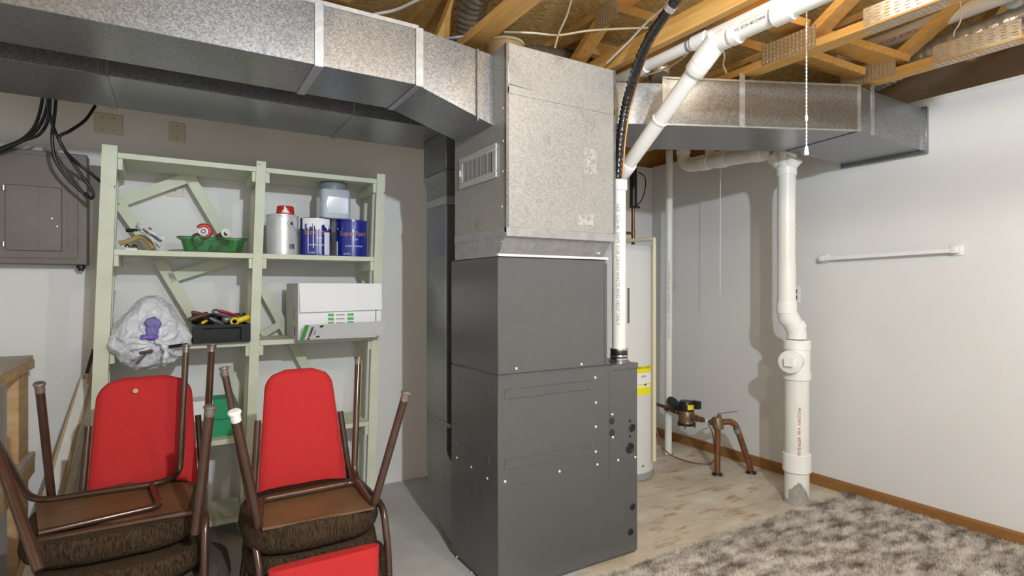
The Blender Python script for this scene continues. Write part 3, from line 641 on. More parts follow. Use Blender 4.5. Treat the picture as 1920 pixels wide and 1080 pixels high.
# ------------------------------------------------------------------ water heater corner
HX, HY, HR = 2.82, 3.15, .262
wh = thing('water_heater', (HX, HY, 0), 'tall pale grey cylindrical water heater behind the furnace', 'water heater')
MB().lathe([(HR, .03), (HR, 1.625), (HR - .012, 1.645), (HR - .03, 1.65), (0, 1.665)], (HX, HY, 0), seg=56).build('jacket', heater_m, wh)
MB().lathe([(HR - .02, 0), (HR + .004, .004), (HR + .004, .048), (HR - .004, .052)], (HX, HY, 0), seg=56).build('base_ring', M('heater_base_grey', (.32, .33, .34), rough=.5), wh)
MB().lathe([(HR + .002, 1.612), (HR + .003, 1.63), (HR - .01, 1.652)], (HX, HY, 0), seg=56).build('top_rim', M('heater_rim', (.6, .6, .6), rough=.4), wh)
def hang(u):   # angle on the jacket of the point seen at column u
    best = None
    for k in range(720):
        a = R(k / 2); p = V(HX + HR * math.cos(a), HY + HR * math.sin(a), 1); dd = p - CO; dep = dd.dot(CF)
        uu = 960 + FPX * dd.dot(CR) / dep
        if dep < V(HX, HY, 0).dot(CF) and (best is None or abs(uu - u) < best[0]): best = (abs(uu - u), a, dep)
    return best[1], best[2]
a0, d0 = hang(1186); a1, d1 = hang(1220)
zz = lambda v, dep: CAM_H - (v - 540) * dep / FPX
lab = curved_patch((HX, HY), HR, a0, a1, zz(738, d1), zz(684, d1)).build('energy_label', yellow_m, wh)
curved_patch((HX, HY), HR, a0, a1, zz(717, d1), zz(697, d1), .0012).build('label_white_field', paper, lab)
curved_patch((HX, HY), HR, a0 + .05, a1 - .05, zz(724, d1), zz(720, d1), .0012).build('label_scale', paper, lab)
am, dm = hang(1207)
text_mesh('ENERGYGUIDE', .022, 'label_print', ink, lab, (0, 0, zz(689.5, dm)), (1, 0, 0), (0, 0, 1), bend=((HX, HY), HR + .001, am))
text_mesh('$424', .022, 'label_print', ink, lab, (0, 0, zz(706, dm)), (1, 0, 0), (0, 0, 1), bend=((HX, HY), HR + .0016, am))
text_mesh('■', .02, 'label_print', ink, lab, (0, 0, zz(722, dm)), (1, 0, 0), (0, 0, 1), bend=((HX, HY), HR + .0016, am + .06))
ai, di = hang(1205); curved_patch((HX, HY), HR, ai - .03, ai + .05, zz(876, di), zz(872, di)).build('badge', grey_m, wh)
aj, dj = hang(1178); curved_patch((HX, HY), HR, aj - .02, aj + .03, zz(606, dj), zz(540, dj), .004).build('access_cover', M('cover_dark', (.10, .10, .10), rough=.4), wh)
aj, dj = hang(1152); curved_patch((HX, HY), HR, aj - .06, aj + .34, zz(606, dj), zz(535, dj), .003).build('access_panel', heater_m, wh)
# T and P discharge pipe
ad, dd_ = hang(1221); dq = V(HX + (HR + .022) * math.cos(ad), HY + (HR + .022) * math.sin(ad), 0)
pipe_with('relief_discharge_pipe', 'cream plastic relief pipe running down the front of the water heater', [(HX + .06, HY - .02, 1.70), (dq.x, dq.y, 1.70), (dq.x, dq.y, .12)], .014, pvc_cream, fil=.004,
          collars=[])
o = thing('pipe_stub', (HX, HY, 1.66), 'copper water pipes with black foam above the water heater', 'pipe')
hx, hy = 2.965, 3.135
MB().tube([(hx, hy, 1.655), (hx, hy, 1.96)], .011, 12).build('hot_pipe', copper, o)
MB().tube([(hx + .03, hy + .04, 1.64), (hx + .03, hy + .04, 1.96)], .010, 12).build('cold_pipe', copper, o)
MB().tube([(hx, hy, 1.955), (hx, hy, 2.34)], .028, 16).build('foam_sleeve', black, o)
MB().tube([(hx - .10, hy, 1.76), (hx, hy, 1.76)], .011, 12).build('tee_branch', copper, o)
MB().tube([(hx, hy, 1.735), (hx, hy, 1.785)], .015, 12).build('tee_fitting', copper, o)
MB().box((hx - .05, hy - .035, 1.948), (hx + .035, hy - .01, 1.962)).build('clamp', black, o)
cable('ground_wire', 'black wire looping beside the foam covered pipe above the heater', [(hx + .02, hy - .03, 2.22), (hx + .07, hy - .05, 2.18), (hx + .07, hy - .05, 2.09), (hx + .03, hy - .05, 2.0), (hx - .02, hy - .04, 1.955)], .0045, black, None)
# thin upright pipe beside the heater
tp = thing('thin_drain_pipe', (3.455, 3.25, 0), 'slender upright white pipe standing near the room corner', 'pipe')
MB().tube([(3.455, 3.25, 0), (3.47, 3.25, 2.47)], .0285, 18).build('run', pvc, tp)
text_mesh('PVC SCH 40  1-1/2 IN  ASTM D-2665  DWV  NSF  PVC SCH 40  1-1/2 IN', .020, 'pipe_print', grey_ink, tp, (3.4565 - .0285 * CF.x, 3.25 - .0285 * CF.y, 1.25), (0, 0, 1), CR * -1, lift=.001)
# drain stack
def ring(pt, r, ln, par, d=(0, 0, 1), nm='coupling', m=None):
    pt = Vector(pt); d = Vector(d).normalized()
    return MB().tube([pt - d * ln / 2, pt - d * (ln / 2 - .004), pt + d * (ln / 2 - .004), pt + d * ln / 2], [r - .003, r, r, r - .003], 28).build(nm, m or pvc_b, par, ang=30)
B = V(3.375, 2.10, 0); T = V(3.320, 2.133, 0); kz = 3.55 / FPX
zv = lambda v: CAM_H - (v - 540) * kz
ds = thing('drain_stack', (B.x, B.y, 0), 'thick white drain stack with cleanout beside the right wall', 'pipe')
MB().tube([B, B + V(0, 0, zv(700))], .0715, 30).build('lower_pipe', pvc, ds)
ring(B + V(0, 0, zv(865)), .083, .115, ds, nm='repair_coupling')
MB().lathe([(.080, 0), (.0745, .025), (.073, .028)], B, seg=28).build('cement_collar', cement, ds)
sm = MB(); fa_ = math.atan2(-CF.y, -CF.x)
for i in range(24):
    aa_ = fa_ - 1.15 + i * .095; hh = .03 + .115 * max(0, 1 - abs(i - 8) / 11) ** .6 + random.uniform(-.008, .008); q = curved_patch((B.x, B.y), .0715, aa_, aa_ + .096, .02, hh, .0016, 1); sm.add(q.v, q.f)
sm.build('cement_smear', cement, ds, smooth=False)
MB().tube([B + V(0, 0, zv(710)), B + V(0, 0, zv(640))], .0775, 30).build('cleanout_tee', pvc_b, ds)
ring(B + V(0, 0, zv(704)), .082, .045, ds); ring(B + V(0, 0, zv(646)), .0815, .062, ds)
# side opening and square-headed plug, facing the room
cd = (-CF * .72 - CR * .70).normalized(); c0 = B + V(0, 0, zv(675))
MB().tube([c0, c0 + cd * .115], .062, 28).build('cleanout_branch', pvc_b, ds)
MB().lathe([(.068, 0), (.070, .004), (.070, .022), (.062, .026), (0, .026)], c0 + cd * .105, cd, 30).build('cleanout_ring', pvc_b, ds)
sdv = cd.cross(V(0, 0, 1)).normalized(); pc = c0 + cd * .131
pg = MB().beam(pc, pc + cd * .028, .048, .048, sdv).build('plug_square', pvc_b, ds)
# offset bends above
sp = [B + V(0, 0, zv(635)), B + V(0, 0, zv(622)), (B + T) / 2 + V(0, 0, zv(603)), T + V(0, 0, zv(586)), T + V(0, 0, zv(565))]
MB().tube(fillet(sp, .03, 4), .0575, 28).build('offset_bend', pvc_b, ds, ang=50)
ax = (T - B + V(0, 0, zv(586) - zv(622))).normalized()
for k, v_ in ((.15, 612), (.85, 594)):
    pt = B * (1 - k) + T * k + V(0, 0, zv(v_)); MB().tube([pt - ax * .022, pt + ax * .022], .061, 28).build('bend_hub', pvc_b, ds, ang=30)
ring(T + V(0, 0, zv(579)), .0605, .058, ds)
MB().tube([T + V(0, 0, zv(575)), T + V(0, 0, 2.19)], .054, 28).build('upper_pipe', pvc, ds)
ring(T + V(0, 0, zv(322)), .060, .052, ds)
text_mesh('PVC-DWV  4 IN  ASTM D-2665  NSF', .024, 'pipe_print', red_ink, ds, B + V(-.0715 * CF.x - .022 * CR.x, -.0715 * CF.y - .022 * CR.y, .42), (0, 0, -1), CR, lift=.002, align='CENTER')
up_ = T - CF * .040 + CR * .036
text_mesh('PVC-DWV  3 IN  ASTM D-2665  NSF  SCH 40  PVC-DWV  3 IN', .018, 'pipe_print', red_ink, ds, up_ + V(0, 0, 1.75), (0, 0, -1), (CR * .7 + CF * .7), lift=.0025)
# double wye at the top: one arm to the room, one to the long run
for s, nm in ((1, 'wye_arm'), (-1, 'wye_arm')):
    dv_ = (V(0, -s * .8, 1)).normalized(); p = T + V(0, 0, zv(318)); MB().tube([p + V(0, 0, .01), p + dv_ * (.085 if s > 0 else .125)], [.050, .054], 24).build(nm, pvc, ds)
MB().tube([T + V(0, 0, zv(322)), T + V(0, 0, 2.30)], .058, 26).build('wye_body', pvc, ds)
hp0 = PX(1432, 287, 3.32); hp1 = PX(1300, 310, 3.34); hp2 = PX(1281, 282, 3.34)
hr = thing('branch_drain_pipe', hp1, 'sloping white branch drain under the angled duct joining the drain stack', 'pipe')
dd = (hp1 - hp0).normalized(); corner = hp1 + dd * .10
MB().tube(fillet([hp0 - dd * .07, corner, corner + V(0, .0, .30)], .10, 8), .047, 24).build('run', pvc, hr, ang=50)
for k, rr in ((.06, .053), (.55, .0525), (.80, .0525)): ring(hp0 + (hp1 - hp0) * k, rr, .07, hr, dd)
ring(corner + V(0, 0, .13), .053, .06, hr)
MB().tube([hp0 + (hp1 - hp0) * .72 + V(0, .01, .02), hp0 + (hp1 - hp0) * .72 + V(.05, .05, .14)], .035, 18).build('side_inlet', pvc, hr)

# ------------------------------------------------------------------ water meter and service pipes
wm = thing('water_meter', (3.40, 3.02, .30), 'bronze water meter with open black lid on the service pipe', 'water meter')
mx, my, mz = 3.40, 3.01, .372
MB().lathe([(.052, -.072), (.060, -.066), (.060, -.058), (.056, -.05), (.062, -.02), (.060, .02), (.048, .036), (0, .038)], (mx, my, mz), seg=28).build('body', brass, wm)
MB().lathe([(.068, -.078), (.068, -.064), (.060, -.06)], (mx, my, mz), seg=20).build('bottom_flange', black, wm)
for k in range(4):
    a = R(30 + 90 * k); MB().cyl((mx + .062 * math.cos(a), my + .062 * math.sin(a), mz - .095), (mx + .062 * math.cos(a), my + .062 * math.sin(a), mz - .05), .006, 8).build('bolt', brass, wm)
MB().lathe([(.055, .034), (.057, .038), (.054, .10), (.050, .106), (0, .107)], (mx, my, mz), seg=24).build('register_head', black, wm)
MB().rbox((mx + .02, my - .085, mz + .05), (mx + .07, my - .02, mz + .11), .006, 2).build('transmitter', black, wm)
ld_c = PX(1262, 757, mx - .02)
MB().lathe([(.058, 0), (.060, .003), (.060, .009), (.054, .013), (0, .014)], ld_c, CR * .40 + V(0, 0, .62) - CF * .62, 28).build('lid', black, wm)
MB().beam(ld_c + V(0, -.03, -.03), V(mx, my + .03, mz + .105), .02, .006).build('lid_hinge', black, wm)
fd = -CF; p = V(mx, my, mz + .065) + fd * .0555
curved_patch((mx, my), .0555, math.atan2(fd.y, fd.x) - .15, math.atan2(fd.y, fd.x) + .95, mz + .046, mz + .084, .001).build('tag', yellow_m, wm)
sv = thing('service_pipe', (3.37, 2.70, 0), 'pair of bent copper service pipes with valve standing by the baseboard', 'pipe')
MB().tube([(3.395, 2.95, .362), (3.385, 2.71, .366)], .014, 14).build('meter_tail', brass, sv)
for y, rr, ln in ((2.915, .026, .04), (2.865, .020, .03), (2.80, .019, .022), (2.755, .024, .035)):
    MB().tube([(3.392, y - ln / 2, .364), (3.392, y + ln / 2, .364)], rr, 8 if rr > .022 else 14).build('union_nut', brass if y != 2.80 else white_p, sv)
MB().tube([(3.372, 2.702, .0), (3.378, 2.705, .20), (3.383, 2.708, .38)], .0215, 16).build('riser_pipe', copper, sv)
MB().lathe([(.034, -.045), (.038, -.03), (.038, .03), (.030, .045)], (3.383, 2.708, .37), (0, .2, 1), 18).build('valve_body', brass, sv)
MB().tube(fillet([(3.385, 2.705, .375), (3.50, 2.655, .382), (3.545, 2.63, .24), (3.60, 2.60, .05), (3.615, 2.598, 0)], .06, 6), .0215, 16).build('bent_pipe', copper, sv, ang=60)
MB().tube([(3.513, 2.648, .330), (3.525, 2.642, .295)], .0235, 16).build('tape_wrap', grey_m, sv)
MB().lathe([(.016, 0), (.016, .02), (.008, .024), (.008, .034)], (3.39, 2.70, .408), (0, 0, 1), 12).build('valve_stem', brass, sv)
MB().beam((3.385, 2.705, .438), (3.52, 2.645, .452), .018, .004).build('valve_lever', grey_m, sv)
for x, y in ((3.372, 2.702), (3.612, 2.598)): MB().lathe([(.040, 0), (.034, .012), (.024, .016)], (x, y, 0), seg=14).build('floor_seal', black, sv)
MB().tube([(3.405, 3.07, .372), (3.41, 3.20, .385), (3.41, 3.40, .40)], .013, 12).build('inlet_pipe', copper, sv)
for y, rr in ((3.10, .025), (3.15, .021), (3.22, .018)): MB().tube([(3.406, y - .018, .376), (3.406, y + .018, .378)], rr, 8).build('union_nut', brass, sv)
cable('ground_wire', 'brown ground wire drooping from the meter pipe to the floor', [(3.41, 3.38, .39), (3.36, 3.30, .24), (3.36, 3.20, .06), (3.40, 3.02, .012), (3.50, 2.88, .008), (3.56, 2.86, .06)], .005, copper, None)
cable('ground_wire', 'short dark wire hanging under the meter outlet', [(3.392, 2.80, .345), (3.40, 2.77, .29), (3.402, 2.755, .20), (3.402, 2.75, .12)], .004, copper, None)

# ------------------------------------------------------------------ right wall fixtures
tb = thing('towel_bar', (XR, 1.78, 1.53), 'white towel bar fixed to the right wall', 'towel bar')
for y, zc_ in ((2.155, 1.548), (1.405, 1.563)):
    MB().rbox((XR - .012, y - .032, zc_ - .030), (XR, y + .032, zc_ + .030), .005, 2).build('mount', white_p, tb)
    MB().rbox((XR - .055, y - .018, zc_ - .018), (XR - .008, y + .018, zc_ + .018), .005, 2).build('bracket', white_p, tb)
MB().beam((XR - .042, 2.155, 1.546), (XR - .042, 1.405, 1.561), .022, .022).build('bar', white_p, tb)
ou = thing('wall_outlet', (XR, 2.37, 1.30), 'white duplex outlet plate half hidden by the drain stack', 'outlet')
p = PX(1491, 552, XR); MB().rbox((XR - .006, p.y - .038, p.z - .060), (XR, p.y + .038, p.z + .060), .003, 2).build('cover_plate', white_p, ou)
for dz in (-.021, .021): MB().rbox((XR - .009, p.y - .018, p.z + dz - .015), (XR - .004, p.y + .018, p.z + dz + .015), .006, 3).build('socket', black, ou)

# ------------------------------------------------------------------ electrical panel, plates, cables on the back wall
ep = thing('electrical_panel', (-.7, YB, 1.47), 'brown grey electrical panel on the back wall above the bench', 'electrical panel')
MB().rbox((-1.02, YB - .10, 1.47), (-.380, YB, 2.045), .004, 1).build('cabinet', panel_m, ep)
fy = YB - .10
dp0 = PY(10, 345, fy); dp1 = PY(117, 472, fy)
MB().rbox((-.90, fy - .004, 1.50), (-.418, fy, 2.02), .002, 1).build('cover', panel_m, ep)
door = MB().rbox((dp0.x, fy - .010, dp1.z), (dp1.x, fy - .003, dp0.z), .003, 1).build('door', panel_m, ep)
MB().rbox((dp0.x + (dp1.x - dp0.x) * .58, fy - .012, dp1.z + .004), (dp1.x - .004, fy - .009, dp0.z - .004), .001, 1).build('door_inner_panel', panel_m, door)
for z in (dp0.z - .02, dp1.z + .03): MB().cyl((dp0.x - .004, fy - .014, z - .012), (dp0.x - .004, fy - .014, z + .012), .006, 10).build('hinge', chrome, door)
for u in (126, 137, 144): x = PY(u, 400, fy).x; MB().box((x, fy - .008, 1.545), (x + .004, fy - .002, 1.985)).build('rib', panel_m, ep)
MB().box((PY(72, 475, fy).x, fy - .008, dp1.z - .03), (PY(78, 475, fy).x, fy - .002, dp1.z)).build('latch', panel_m, ep)
for u, v in ((108, 425), (98, 410)): p = PY(u, v, fy); MB().lathe([(.004, 0), (.004, .004), (0, .005)], (p.x, fy - .011, p.z), (0, -1, 0), 8).build('screw', screw_m, ep)
MB().lathe([(.020, 0), (.020, -.018), (.013, -.022), (.013, -.03)], (PY(150, 500, fy).x, fy + .04, 1.47)).build('cable_clamp', black, ep)
def plate(name, label, u0, v0, u1, v1, screws, sockets=0):
    a, b = PY(u0, v0, YB), PY(u1, v1, YB); t = thing(name, ((a.x + b.x) / 2, YB, b.z), label, 'cover plate')
    MB().rbox((a.x, YB - .006, b.z), (b.x, YB, a.z), .002, 1).build('plate', beige_p, t)
    for sx, sz in screws: MB().lathe([(.004, 0), (.004, .002), (0, .003)], (a.x + (b.x - a.x) * sx, YB - .006, b.z + (a.z - b.z) * sz), (0, -1, 0), 8).build('screw', grey_m, t)
plate('double_cover_plate', 'square beige blank plate on the wall above the shelf post', 176, 210, 230, 255, [(.3, .2), (.7, .2), (.3, .8), (.7, .8)])
plate('single_cover_plate', 'narrow beige blank plate on the wall right of the square one', 317, 228, 347, 268, [(.5, .2), (.5, .8)])
plate('wall_cover_plate', 'small beige plate on the wall behind the shelf braces', 312, 346, 345, 370, [(.5, .5)])
yc = 3.50
GC = 'black cables dropping from the return duct'
BCN = [0]
def bc(label, pts):
    k = BCN[0]; BCN[0] += 1; cable('black_cable', label, [PY(u, v, y - .021 * k + (.03 if k < 5 else -.03)) for u, v, y in pts], .0075, black, GC)
bc('black cable sweeping left from the duct, outermost of three', [(80, 150, 3.3), (79, 190, 3.52), (66, 235, 3.55), (40, 262, 3.58), (0, 278, 3.6), (-30, 290, 3.6)])
bc('black cable sweeping left from the duct, middle of three', [(89, 150, 3.3), (88, 200, 3.52), (72, 240, 3.55), (42, 264, 3.58), (0, 285, 3.6), (-30, 296, 3.6)])
bc('black cable sweeping left from the duct, lowest of three', [(93, 150, 3.3), (92, 215, 3.50), (76, 250, 3.52), (44, 264, 3.55), (0, 282, 3.57), (-30, 300, 3.57)])
bc('black cable dropping straight then curling over the panel', [(107, 155, 3.3), (103, 210, 3.50), (98, 255, 3.52), (104, 300, 3.53), (130, 338, 3.55), (163, 367, 3.56), (174, 371, 3.56)])
bc('black cable crossing diagonally and looping at the panel edge', [(91, 150, 3.3), (93, 215, 3.50), (112, 265, 3.52), (140, 310, 3.53), (168, 350, 3.54), (175, 366, 3.54), (170, 372, 3.55), (160, 362, 3.56)])
bc('black cable running from the wall plate under the duct to the shelf post', [(179, 198, 3.62), (160, 225, 3.60), (132, 245, 3.56), (111, 257, 3.54), (120, 280, 3.55), (145, 306, 3.6), (170, 325, 3.62), (190, 342, 3.64)])

# ------------------------------------------------------------------ shelf unit
SY0, SY1 = 3.34, 3.66
def lean(x, z): return x + .034 * (z - 1.5)
su = thing('shelf_unit', (.42, 3.5, 0), 'tall pale green painted wooden shelf unit against the back wall', 'shelf unit')
def post(x, y, w, dth, z1, nm='post'):
    z0 = 0
    mb = MB().hexa([(lean(x, z0), y, z0), (lean(x + w, z0), y, z0), (lean(x + w, z0), y + dth, z0), (lean(x, z0), y + dth, z0), (lean(x, z1), y, z1), (lean(x + w, z1), y, z1), (lean(x + w, z1), y + dth, z1), (lean(x, z1), y + dth, z1)])
    return mb.build(nm, shelf_m, su)
PXS = [(PY(191, 270, SY0).x - .018, .062), (PY(481, 305, SY0).x - .018, .048), (PY(707, 330, SY0).x - .018, .052)]
for i, (x, w) in enumerate(PXS):
    post(x, SY0, w, .035, 2.045); post(x + .01, SY1 - .045, .040, .045, 2.03, 'rear_post')
xl, xm, xr = [p[0] for p in PXS]
LEV = [2.012, 1.538, 1.062, .545, .12]
for k, z in enumerate(LEV):
    th = .026
    for a, b in ((xl + .062, xm), (xm + .048, xr)):
        y0 = SY0 + .004; yb_ = SY1
        bx0, bx1 = lean(a, z) + .001, lean(b, z) - .001
        MB().box((bx0, y0, z - th), (bx1, yb_, z)).build('shelf_board', shelf_m, su)
    for x, w in PXS:
        for sx in (x - .02 if x > xl else None, x + w if x < xr else None):
            if sx is None: continue
            MB().box((lean(sx, z), SY0 + .012, z - th - .055), (lean(sx + .02, z), SY1, z - th - .001)).build('cleat', shelf_m, su)
def brace(a, b, w=.055):
    pa, pb = PY(*a, SY1 + .012), PY(*b, SY1 + .012); MB().beam(pa, pb, w, .018, (pb - pa).cross(V(0, 1, 0))).build('brace', shelf_m, su)
brace((222, 380), (362, 330)); brace((352, 326), (432, 462)); brace((226, 384), (300, 488)); brace((290, 474), (390, 640)); brace((318, 522), (440, 484)); brace((425, 690), (475, 790))
brace((490, 535), (580, 700)); brace((490, 628), (530, 605), .04)
for u, v in ((216, 351), (486, 309), (720, 361)):
    p = PY(u, v, SY0); MB().lathe([(.006, 0), (.006, .003), (0, .004)], (p.x, SY0, p.z), (0, -1, 0), 8).build('bolt', tool_gry, su)

# ---- things on the shelves
ZS1, ZS2, ZS3 = LEV[1], LEV[2], LEV[3]
def can(u0, u1, vtop, name, label, mat, y=3.47, z=ZS1):
    a, b = PY(u0, 450, y), PY(u1, 450, y); r = (b.x - a.x) / 2 * 1.02; z = z + .001; c = V((a.x + b.x) / 2, y, z); top = PY((u0 + u1) / 2, vtop, y).z; h = top - z
    t = thing(name, c, label, 'paint can')
    MB().lathe([(r - .002, 0), (r, .002), (r, .008), (r - .002, .010), (r - .002, h - .012), (r, h - .010), (r, h - .002), (r - .004, h)], c, seg=36).build('can_body', mat, t)
    MB().lathe([(r - .005, h - .003), (r - .012, h - .002), (r - .016, h - .008), (0, h - .008)], c, seg=36).build('lid', can_s, t)
    return t, c, r, h
def facing(c): return math.atan2(-c.y, -c.x)
t, c, r, h = can(499, 559, 404, 'paint_can', 'silver paint can with a red cap on top', can_s)
c1 = c; h1 = h; f1 = facing(c)
ea = f1 + .55
MB().lathe([(.022, -.004), (.022, .004), (.010, .006), (.010, .001), (0, .001)], c + V(math.cos(ea) * r, math.sin(ea) * r, h * .77), (math.cos(ea), math.sin(ea), 0), 16).build('bail_ear', can_s, t)
MB().lathe([(.009, .003), (.006, .009), (0, .010)], c + V(math.cos(ea) * r, math.sin(ea) * r, h * .77), (math.cos(ea), math.sin(ea), 0), 12).build('bail_pivot', ink, t)
MB().tube([c + V(math.cos(ea + s * .3) * (r + .010), math.sin(ea + s * .3) * (r + .010), h * (.77 - .16 * s)) for s in [0, .5, 1, 1.6, 2.2, 2.8]], .0016, 6).build('bail_wire', chrome, t)
bar = MB(); ab = f1 + .42
for i in range(9):
    w = random.choice((.0012, .002)); bar.add(*(lambda q: (q.v, q.f))(curved_patch((c.x, c.y), r - .002, ab + i * .045, ab + i * .045 + w / r, c.z + .035, c.z + .062, .0012, 1)))
bar.build('barcode', ink, t, smooth=False)
for zz_, tx in ((.75 * h, 'PPG'), (.60 * h, '______'), (.42 * h, '_ _ ___'),):
    pass
text_mesh('PPG', .014, 'can_print', M('blue_ink', (.05, .12, .35), rough=.5), t, c + V(0, 0, h * .94), (1, 0, 0), (0, 0, 1), bend=((c.x, c.y), r - .001, f1 - .1))
rc = thing('red_cap', c + V(.0, 0, h), 'red plastic cup splashed with white on the silver paint can', 'cap')
rcx = PY(534, 400, 3.47).x
MB().lathe([(.047, 0), (.050, .004), (.046, .046), (.042, .052), (0, .053)], (rcx, 3.45, c.z + h - .001), seg=28).build('cup', red_p, rc)
fa = facing(V(rcx, 3.45, 0)); spl = MB()
for i, (da, z0, z1) in enumerate([(-.35, .004, .014), (-.2, .004, .026), (-.05, .004, .046), (.1, .004, .034), (.25, .004, .022), (.42, .004, .012)]):
    q = curved_patch((rcx, 3.45), .0488, fa + da - .09, fa + da + .09, c.z + h + z0, c.z + h + z1, .0004, 2); spl.add(q.v, q.f)
spl.build('paint_splash', paper, rc, smooth=False)
def blue(u0, u1, vt, label, smear):
    t, c, r, h = can(u0, u1, vt, 'paint_can', label, can_b); f = facing(c)
    text_mesh('SuperPaint', .040, 'can_print', orange_ink, t, c + V(0, 0, h * .62), (1, 0, 0), (0, 0, 1), bend=((c.x, c.y), r - .0012, f + .12))
    text_mesh('INTERIOR ACRYLIC', .0125, 'can_print', paper, t, c + V(0, 0, h * .28), (1, 0, 0), (0, 0, 1), bend=((c.x, c.y), r - .0012, f + .16))
    text_mesh('LATEX', .0125, 'can_print', paper, t, c + V(0, 0, h * .46), (1, 0, 0), (0, 0, 1), bend=((c.x, c.y), r - .0012, f + .2))
    text_mesh('SATIN', .015, 'can_print', paper, t, c + V(0, 0, h * .07), (1, 0, 0), (0, 0, 1), bend=((c.x, c.y), r - .0012, f - .3))
    if smear:
        mb = MB()
        for i in range(22):
            a = f - .95 + i * .09; q = curved_patch((c.x, c.y), r - .001, a, a + .09, c.z + h * (1 - random.uniform(.16, .32)), c.z + h - .004, .0012, 1); mb.add(q.v, q.f)
        for a, z0 in ((f - .52, .1), (f - .18, .2), (f + .3, .02), (f + .22, .05)):
            q = curved_patch((c.x, c.y), r - .001, a, a + .045, c.z + h * z0, c.z + h * .85, .0012, 1); mb.add(q.v, q.f)
        mb.build('paint_drips', paper, t, smooth=False)
        curved_patch((c.x, c.y), r - .001, f + .55, f + .98, c.z + .006, c.z + h * .62, .0014, 5).build('side_label', carton_u, t)
    else:
        curved_patch((c.x, c.y), r - .001, f + .02, f + .26, c.z + h * .74, c.z + h * .95, .0014, 3).build('logo_patch', M('blue_light', (.05, .15, .5), rough=.4), t)
        text_mesh('♦', .022, 'can_print', red_ink, t, c + V(0, 0, h * .88), (1, 0, 0), (0, 0, 1), bend=((c.x, c.y), r + .0006, f + .14))
        curved_patch((c.x, c.y), r - .001, f - 1.25, f - 1.02, c.z + .006, c.z + h * .42, .0014, 4).build('side_label', carton_u, t)
    ea = f + (1.0 if smear else -1.15)
    MB().lathe([(.014, -.004), (.014, .004), (0, .006)], c + V(math.cos(ea) * r, math.sin(ea) * r, h * .76), (math.cos(ea), math.sin(ea), 0), 14).build('bail_ear', chrome, t)
    return c, r, h
c2, r2, h2 = blue(563, 621, 411, 'blue paint can streaked with white drips, middle of three', True)
c3, r3, h3 = blue(630, 688, 415, 'clean blue paint can nearest the right shelf post', False)
jx = PY(625, 400, 3.47).x; jz = c2.z + max(h2, h3) + .001
jr = thing('storage_jar', (jx, 3.47, jz), 'clear square shouldered plastic jar with grey lid on the cans', 'jar')
bm = bmesh.new(); bmesh.ops.create_cube(bm, size=1)
jw = (PY(656, 380, 3.47).x - PY(595, 380, 3.47).x) / 2 * .90; jh = min(PY(625, 356, 3.47).z - jz, LEV[0] - .026 - .047 - jz)
for v in bm.verts: v.co = V(jx + v.co.x * 2 * jw, 3.47 + v.co.y * 2 * jw, jz + (v.co.z + .5) * jh)
bmesh.ops.bevel(bm, geom=[e for e in bm.edges if abs(e.verts[0].co.z - e.verts[1].co.z) > .05], offset=.035, segments=6, profile=.5, affect='EDGES')
bmesh.ops.bevel(bm, geom=[e for e in bm.edges if e.verts[0].co.z == e.verts[1].co.z], offset=.012, segments=3, profile=.5, affect='EDGES')
MB().bm(bm).build('body', clear_jar, jr, ang=60)
MB().box((jx - jw * .6, 3.47 - jw - .003, jz + .03), (jx + jw * .75, 3.47 - jw + .002, jz + jh - .05)).build('front_panel', clear_jar, jr)
MB().lathe([(jw * .93, -.006), (jw * .95, -.004), (jw * .95, .006), (jw * .90, .008), (jw * .90, .030), (jw * .84, .040), (jw * .80, .042), (0, .043)], (jx, 3.47, jz + jh), seg=40).build('lid', grey_m, jr)

# green glass dish with tape roll, reel and fitting
gy = 3.43; gl, grr = PY(334, 450, gy).x, PY(462, 450, gy).x; gc = (gl + grr) / 2; gw = (grr - gl) / 2
gd = thing('glass_dish', (gc, gy, ZS1), 'green glass baking dish of odds and ends on the shelf', 'dish')
def dish():
    bm = bmesh.new(); seg = 40; rows = []
    prof = [(.0, .006, 0), (.80, .0, 0), (.84, .004, 0), (.93, .062, 0), (1.06, .076, 0), (1.05, .081, 0), (.91, .067, 0), (.80, .010, 0), (0, .010, 0)]
    for s, z, _ in prof:
        row = []
        for k in range(seg):
            a = 2 * math.pi * k / seg; ca, sa = math.cos(a), math.sin(a); e = 2 / 4.5
            x = math.copysign(abs(ca) ** e, ca) * gw * s; y = math.copysign(abs(sa) ** e, sa) * .075 * s
            row.append((gc + x, gy + y, ZS1 + .001 + z))
        rows.append(row)
    mb = MB(); vs = [p for r_ in rows for p in r_]
    fs = [(i * seg + k, i * seg + (k + 1) % seg, (i + 1) * seg + (k + 1) % seg, (i + 1) * seg + k) for i in range(len(rows) - 1) for k in range(seg)]
    mb.add(vs, fs); return mb
dish().build('bowl', green_glass, gd, ang=40)
tx = PY(382, 434, gy); tr_ = thing('tape_roll', (tx.x, gy, ZS1 + .075), 'red rimmed tape roll standing in the green glass dish', 'tape')
MB().tube([(tx.x + .030 * math.cos(a), gy - .01, tx.z + .030 * math.sin(a)) for a in [R(150 - i * 16) for i in range(18)]], .013, 10).build('tape_ring', red_p, tr_)
MB().lathe([(.022, -.012), (.026, -.010), (.026, .010), (.022, .012)], (tx.x - .002, gy - .008, tx.z), (0, -1, .1), 20).build('core', paper, tr_)
MB().lathe([(.013, .0), (.013, .016), (.008, .018), (.008, .006), (0, .006)], (tx.x - .002, gy - .012, tx.z - .002), (0, -1, .1), 16).build('hub', grey_m, tr_)
